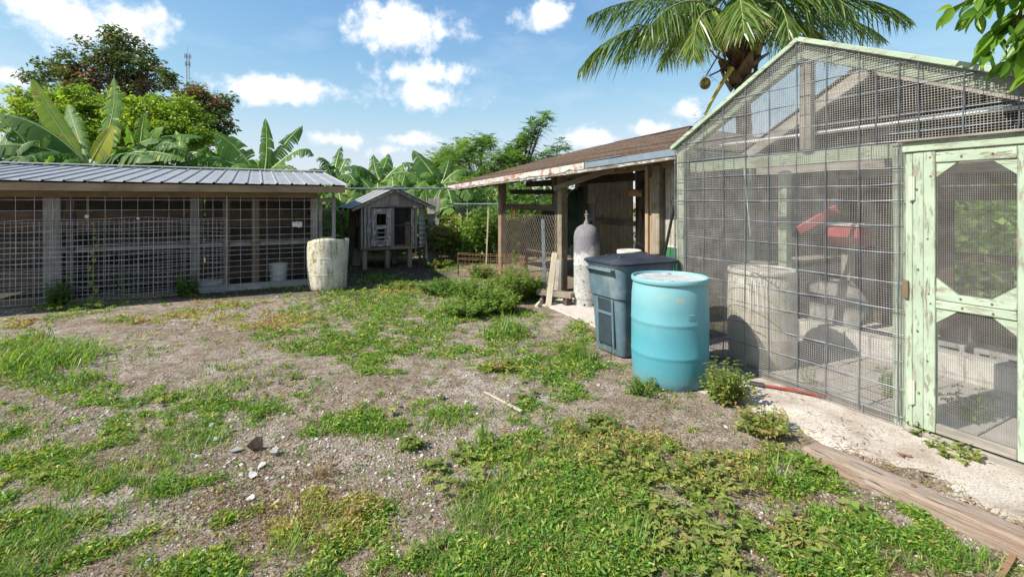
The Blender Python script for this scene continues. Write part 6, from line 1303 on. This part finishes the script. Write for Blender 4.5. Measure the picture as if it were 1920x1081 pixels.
for k, a in enumerate([(473,842,34,'brown pointed rock standing out on the bare soil','brown',.95),(515,850,20,'round grey rock just right of the brown pointed rock','grey',.8),(440,846,20,'flat pale rock just left of the brown pointed rock','grey',.5),(474,893,22,'white angular rock below the brown pointed rock','white',.6),(488,876,18,'second white rock right below the brown pointed rock','white',.5),(404,826,18,'grey rock up and left of the brown pointed rock','grey',.6),
    (466,937,22,'white flat rock among weeds in the lower middle left','white',.55),(517,944,14,'small tan rock beside a white flat rock','tan',.6),(380,1040,26,'pale flat rock deep in the lower weeds','white',.5),(278,1058,18,'grey rock half hidden in the lower left weeds','grey',.6),(590,709,18,'white rock at the edge of the green patch below the hutch','white',.6),(723,708,10,'grey rock on the bare track below the hutch','grey',.8),
    (666,717,11,'small pale rock on the bare track','tan',.6),(628,871,14,'small tan rock near a dead grass tuft','tan',.6),(762,846,16,'white rock on the bare soil beneath the cane stick','white',.6),(765,820,12,'smaller white rock just above another white rock','white',.7),(874,755,13,'pale rock beside the cane stick','white',.6),(650,930,16,'pale rock beside yellow weeds near the bottom','white',.5),(395,800,16,'grey pebble-like rock on the gravel above the brown rock','grey',.5),
    (1458,978,14,'white rock on the soil between green patches before the timber','white',.7),(1360,800,12,'pale rock on the sandy ground below the drum','white',.6)]): rock(*a[:3], a[3], a[4], 400+k, a[5])
# -------- single weeds and shrubs that stand out
def weed(name, lab, p, nst, h, spread, ln, wd, mat, seed, tints=(.2,.8), per=9, grp=None, cat='weed', stemr=.004, lean=(0,0)):
    r = np.random.default_rng(seed); p = Vector((p[0], p[1], 0)); T = thing(name, lab, cat, p, grp); mb = MB(); P, D, U, LN, TN = [], [], [], [], []
    for k in range(nst):
        a = r.uniform(0,6.28); s = spread*r.uniform(.2,1)**.7; hh = h*r.uniform(.55,1.05)*(1-.35*s/max(spread,1e-3)); e = np.array(p)+[s*math.cos(a)+lean[0]*hh, s*math.sin(a)+lean[1]*hh, hh]; b = np.array(p)+[.25*s*math.cos(a), .25*s*math.sin(a), -.01]
        st = bez(b, (b+e)/2+[.10*s*math.cos(a), .10*s*math.sin(a), -.08*hh], e, 6); mb.tube(st, list(np.linspace(stemr, stemr*.4, 6)), 4, False); tn = r.uniform(*tints)
        for j in range(per):
            f = .18+.82*(j+.5)/per; q = st[min(5, int(f*5))]*(1-(f*5 % 1))+st[min(5, int(f*5)+1)]*(f*5 % 1); ang = j*2.4+r.uniform(-.5,.5)
            for m_ in range(2): P.append(q); D.append([math.cos(ang+m_*3.14), math.sin(ang+m_*3.14), r.uniform(-.15,.55)]); U.append([r.normal(0,.3), r.normal(0,.3), 1]); LN.append(ln*r.uniform(.6,1.2)*(1.05-.45*f)); TN.append(np.clip(tn+r.normal(0,.10), 0, 1))
    mb.build('stems', STEM, T); P = np.array(P); LN = np.array(LN); V, Fq = leaves(P, np.array(D), np.array(U, float), LN, LN*wd/ln, .3, .2); npmesh('foliage', V, Fq, mat, T, np.array(TN), kind='stuff'); return T
def tuft(name, lab, p, n, ln, seed, mat=None, tints=(.2,.7), w=.006, bend=(.2,.9), rad=.03):
    r = np.random.default_rng(seed); P = np.repeat(np.array([[p[0], p[1], -.005]]), n, 0); P[:,:2] += r.normal(0, rad, (n,2)); V, Fq = blades(P, r.uniform(0,6.28,n), r.uniform(.45,1.1,n)*ln, np.full(n, w), r.uniform(*bend,n)); o = npmesh(name, V, Fq, mat or BLADE, None, np.tile(r.uniform(*tints,n), 3)); tag(o, lab, 'grass tuft')
weed('weed_shrub', 'olive leafy weed clump at the right foot of the turquoise drum', gnd(1362,752), 40, .38, .22, .070, .034, OLIVE, 81, (.2,.8), 10)
weed('weed_shrub', 'low reddish weed on the sand path below the red rod', gnd(1432,808), 34, .18, .22, .06, .03, OLIVE, 82, (.3,1.0), 8)
weed('weed_shrub', 'green and olive weeds at the front left foot of the turquoise drum', gnd(1206,738), 26, .16, .16, .04, .018, WEED, 83, (.3,.9), 8)
weed('weed_shrub', 'thin seedling growing just inside the front wire of the cage', (3.93, 2.30), 4, .38, .07, .06, .02, WEED, 84, (.5,.9), 6)
weed('weed_shrub', 'olive weed cluster along the foot of the mint door', gnd(1795,858), 16, .12, .16, .06, .035, OLIVE, 85, (.3,.9), 6)
weed('weed_shrub', 'olive weed sprouting at the hinge side of the mint door', gnd(1725,818), 9, .14, .09, .06, .035, OLIVE, 86, (.3,.8), 6)
weed('weed_shrub', 'green weed growing inside behind the mint screen door', (4.35, 1.45), 10, .36, .18, .10, .05, WEED, 87, (.4,.8), 6)
weed('weed_shrub', 'second green weed in the cage behind the door screen', (4.30, 1.85), 9, .34, .16, .10, .045, WEED, 88, (.4,.8), 6)
weed('weed_shrub', 'bright light-green broad weed near the timber tie', gnd(1610,968), 5, .10, .05, .085, .05, WEED, 89, (.75,.86), 4)
weed('weed_shrub', 'bright green seedling in the weeds at the lower middle', gnd(978,985), 4, .06, .04, .045, .03, WEED, 90, (.6,.7), 4)
for k, (px, py, n, h, sp, lab, tn) in enumerate([(1190,870,34,.10,.30,'wide olive weed mat below the drum, left of the sandy ground',(.25,.85)),(1310,905,26,.09,.26,'olive weed mat beside the lush green patch',(.25,.95)),(1130,810,18,.09,.22,'grey-green weed mat on the soil below the trash bin',(.1,.6)),(1220,985,22,.09,.26,'olive leafy weeds in the bright lower green patch',(.3,.8)),(1480,1010,16,.08,.20,'yellowing broadleaf weeds near the lower timber',(.4,.9)),(1340,1050,16,.08,.22,'olive broadleaf weeds at the bottom edge',(.3,.9)),(940,690,14,.10,.18,'dark reddish weed in the grass left of the trash bin',(.7,1.0)),(770,838,8,.07,.08,'small olive weed beside the spiky tuft',(.2,.6))]):
    weed('weed_mat', lab, gnd(px,py), n+8, h*1.15, sp, .062, .030, OLIVE, 100+k, tn, 7)
tuft('grass_tuft', 'spiky pale grass tuft on the bare soil in the middle', gnd(905,830), 34, .22, 91, None, (.3,.8), .007)
tuft('grass_tuft', 'tall thin grass tuft by the lush patch near the timber', gnd(1455,905), 26, .26, 92, None, (.3,.7), .008)
tuft('grass_tuft', 'thin grass tuft low in the bottom green patch', gnd(1190,1040), 30, .20, 93, None, (.3,.7), .006)
tuft('grass_tuft', 'bright grass clump left of the trash bin', gnd(955,628), 90, .32, 94, None, (.3,.7), .012, (.2,.8), .12)
tuft('grass_tuft', 'green grass clump against the trash bin foot', gnd(1085,672), 60, .26, 95, None, (.2,.6), .010, (.2,.9), .12)
tuft('grass_tuft', 'large bright grass mound at the far left of the yard', gnd(80,682), 420, .26, 96, None, (.35,.85), .011, (.3,1.0), .24)
tuft('grass_tuft', 'brown dead grass tuft on the bare soil', gnd(606,892), 60, .11, 97, DRY, (0,.8), .004, (.5,1.3), .03)
tuft('grass_tuft', 'small grass tuft before the hutch', gnd(703,525), 26, .28, 98, None, (.3,.6), .016, (.1,.6), .06)
tuft('grass_tuft', 'small grass tuft at the foot of the cut white drum', gnd(630,548), 22, .13, 99, None, (.4,.8), .012, (.3,.9), .05)
tuft('grass_tuft', 'yellow-green grass tuft in the middle of the left green patch', gnd(395,738), 110, .13, 110, None, (.45,.9), .008, (.3,1.), .10)
tuft('grass_tuft', 'fine grass tuft in the lower left weeds', gnd(545,1035), 70, .13, 111, None, (.5,.9), .004, (.2,.9), .05)
tuft('grass_tuft', 'pale sprawling grass tuft at the foot of the left mound', gnd(150,712), 60, .22, 112, None, (.3,.7), .010, (.5,1.2), .08)
# leafy growth round the shed corner and in the coop
for k, (px, py, n, h, sp, lab, tn) in enumerate([(905,565,70,.42,.45,'lush green weeds spilling out before the shed post',(.35,.85)),(965,565,70,.60,.36,'tall leafy weeds climbing at the corner of the shed',(.45,.85)),(900,520,30,.30,.34,'weeds growing through the rusty wire pen',(.3,.95)),(745,540,34,.12,.36,'dry-tipped low weeds before the hutch',(.5,1.0)),(935,585,60,.34,.34,'bright weeds nearest the trash bin in front of the shed corner',(.5,.85)),(880,590,54,.24,.42,'bright spreading weeds in front of the rusty pen',(.45,.8)),(1000,560,40,.40,.24,'leafy weeds tight against the foot of the shed chain link',(.5,.85)),(820,500,24,.22,.40,'low weeds along the foot of the far fence',(.4,1.0)),(835,550,64,.26,.50,'dense low green weeds beside the rusty pen',(.2,.7))]):
    weed('weed_clump', lab, gnd(px,py), int(n*1.5), h*1.15, sp, .085, .05, WEED, 120+k, tn, 9)
for k, (px, h, lab, v) in enumerate([(108,.55,'bushy weed against the wire at the left of the coop',9.44),(232,.68,'tall weed behind the coop wire under the small disc',9.72),(350,.50,'spiky-leaved weed at the middle post of the coop',9.40)]):
    t, x = on_y(px, v); weed('coop_weed', lab, (x, v), 16, h, .22, .12, .05, WEED, 140+k, (.3,.75), 8)
for k, (px, py, lab) in enumerate([(120,578,'low leafy weeds at the foot of the coop wire, left end'),(200,574,'low leafy weeds at the foot of the heart-leaf vine')]): weed('coop_weed', lab, gnd(px,py), 22, .14, .30, .06, .035, WEED, 150+k, (.3,.9), 6)
def vine(lab, pts, nl, size, mat, seed, tints):
    r = np.random.default_rng(seed); T = thing('climbing_vine', lab, 'vine', pts[0]); MB().tube(pts, .003, 4).build('stem', STEM, T); P = np.array([list(p) for p in pts])
    for k in range(nl):
        f = (k+.3)/nl*(len(P)-1); i = min(len(P)-2, int(f)); c = P[i]*(1-f+i)+P[i+1]*(f-i); sd = 1 if k % 2 else -1; nrmv = -np.array([FW.x, FW.y, -.25]); side = np.array([RT.x, RT.y, 0])*sd; s = size*(.5+.5*f/len(P))*r.uniform(.8,1.15); c = c+side*s*.4+nrmv*.03
        q = [(0,.18),(.28,.42),(.5,.28),(.46,-.08),(.22,-.42),(0,-.68),(-.22,-.42),(-.46,-.08),(-.5,.28),(-.28,.42)]; rx = np.array([RT.x,RT.y,0]); up = np.array([0,0,1.0]); V = [c+rx*a*s+up*b*s+nrmv*(-.10*abs(a)*s) for a, b in q]
        m = MB(); m.v = [tuple(v) for v in V]; cen = tuple(c-nrmv*.0); m.v.append(cen); m.f = [(j, (j+1)%10, 10) for j in range(10)]; o = m.build('leaf', mat, T); at_ = o.data.attributes.new('tint','FLOAT','FACE'); at_.data.foreach_set('value', np.full(10, r.uniform(*tints), np.float32))
t, xv = on_y(176, 9.42); vine('heart-leaved vine climbing straight up the coop wire', [Vector((xv+.02*math.sin(k*1.3)+.03*(k > 6), 9.43, 1.24*k/9)) for k in range(9, -1, -1)], 11, .085, WEED, 161, (.7,.86))
a = gnd(982, 560); vine('heart-leaved vine rising from the weeds at the shed post', [Vector((a.x+.03*math.sin(k), a.y+.3+.02*k, .75-.09*k)) for k in range(8)], 9, .12, WEED, 162, (.6,.8))
# dead curled leaves on the sand path
for k, (px, py, lab) in enumerate([(1738,897,'dry brown leaf curled on the sand path'),(1698,862,'orange dry leaf at the foot of the door weeds')]):
    p = gnd(px, py); m = MB(); n = 9; vs = []
    for i in range(n):
        f = i/(n-1); wv = .016*math.sin(math.pi*min(.98, f+.02)); vs += [(p.x+.06*(f-.5), p.y+.02*math.sin(f*5)-wv, .034+.004*math.sin(f*6)), (p.x+.06*(f-.5), p.y+.02*math.sin(f*5), .028), (p.x+.06*(f-.5), p.y+.02*math.sin(f*5)+wv, .034)]
    m.add(vs, [q for i in range(n-1) for q in ((3*i,3*i+1,3*i+4,3*i+3),(3*i+1,3*i+2,3*i+5,3*i+4))]); tag(m.build('dry_leaf', simple('dead_leaf_'+'ab'[k], ((.10,.05,.03),(.26,.12,.06))[k], .7), None, True), lab, 'leaf')

def roots():
    n = 150; r = np.random.default_rng(170); T = thing('dry_creeper', 'tangle of dry brown creeper lying along the back of the timber tie', 'creeper', (3.1, .9, .02)); mb = MB()
    for k in range(n):
        y = r.uniform(.35, 1.65); x = 3.06+abs(r.normal(0,.05)); a = r.uniform(0,6.28); L = r.uniform(.04,.13); p = np.array([x, y, .035+r.uniform(0,.02)]); e = p+[L*math.cos(a), L*math.sin(a), r.uniform(-.01,.03)]; mb.tube(bez(p, (p+e)/2+r.normal(0,.015,3), e, 4), .0022, 3, False)
    mb.build('runners', simple('dry_runner', (.26,.17,.10), .9), T, kind='stuff')
    P = np.stack([3.06+np.abs(r.normal(0,.05,160)), r.uniform(.35,1.65,160), r.uniform(.03,.06,160)],1); V, Fq = leaves(P, rdir(160,-.1,.5,r), rdir(160,.2,1,r), r.uniform(.015,.035,160), r.uniform(.008,.016,160)); npmesh('shrivelled_leaves', V, Fq, DRY, T, r.uniform(0,.9,160), kind='stuff')
roots()
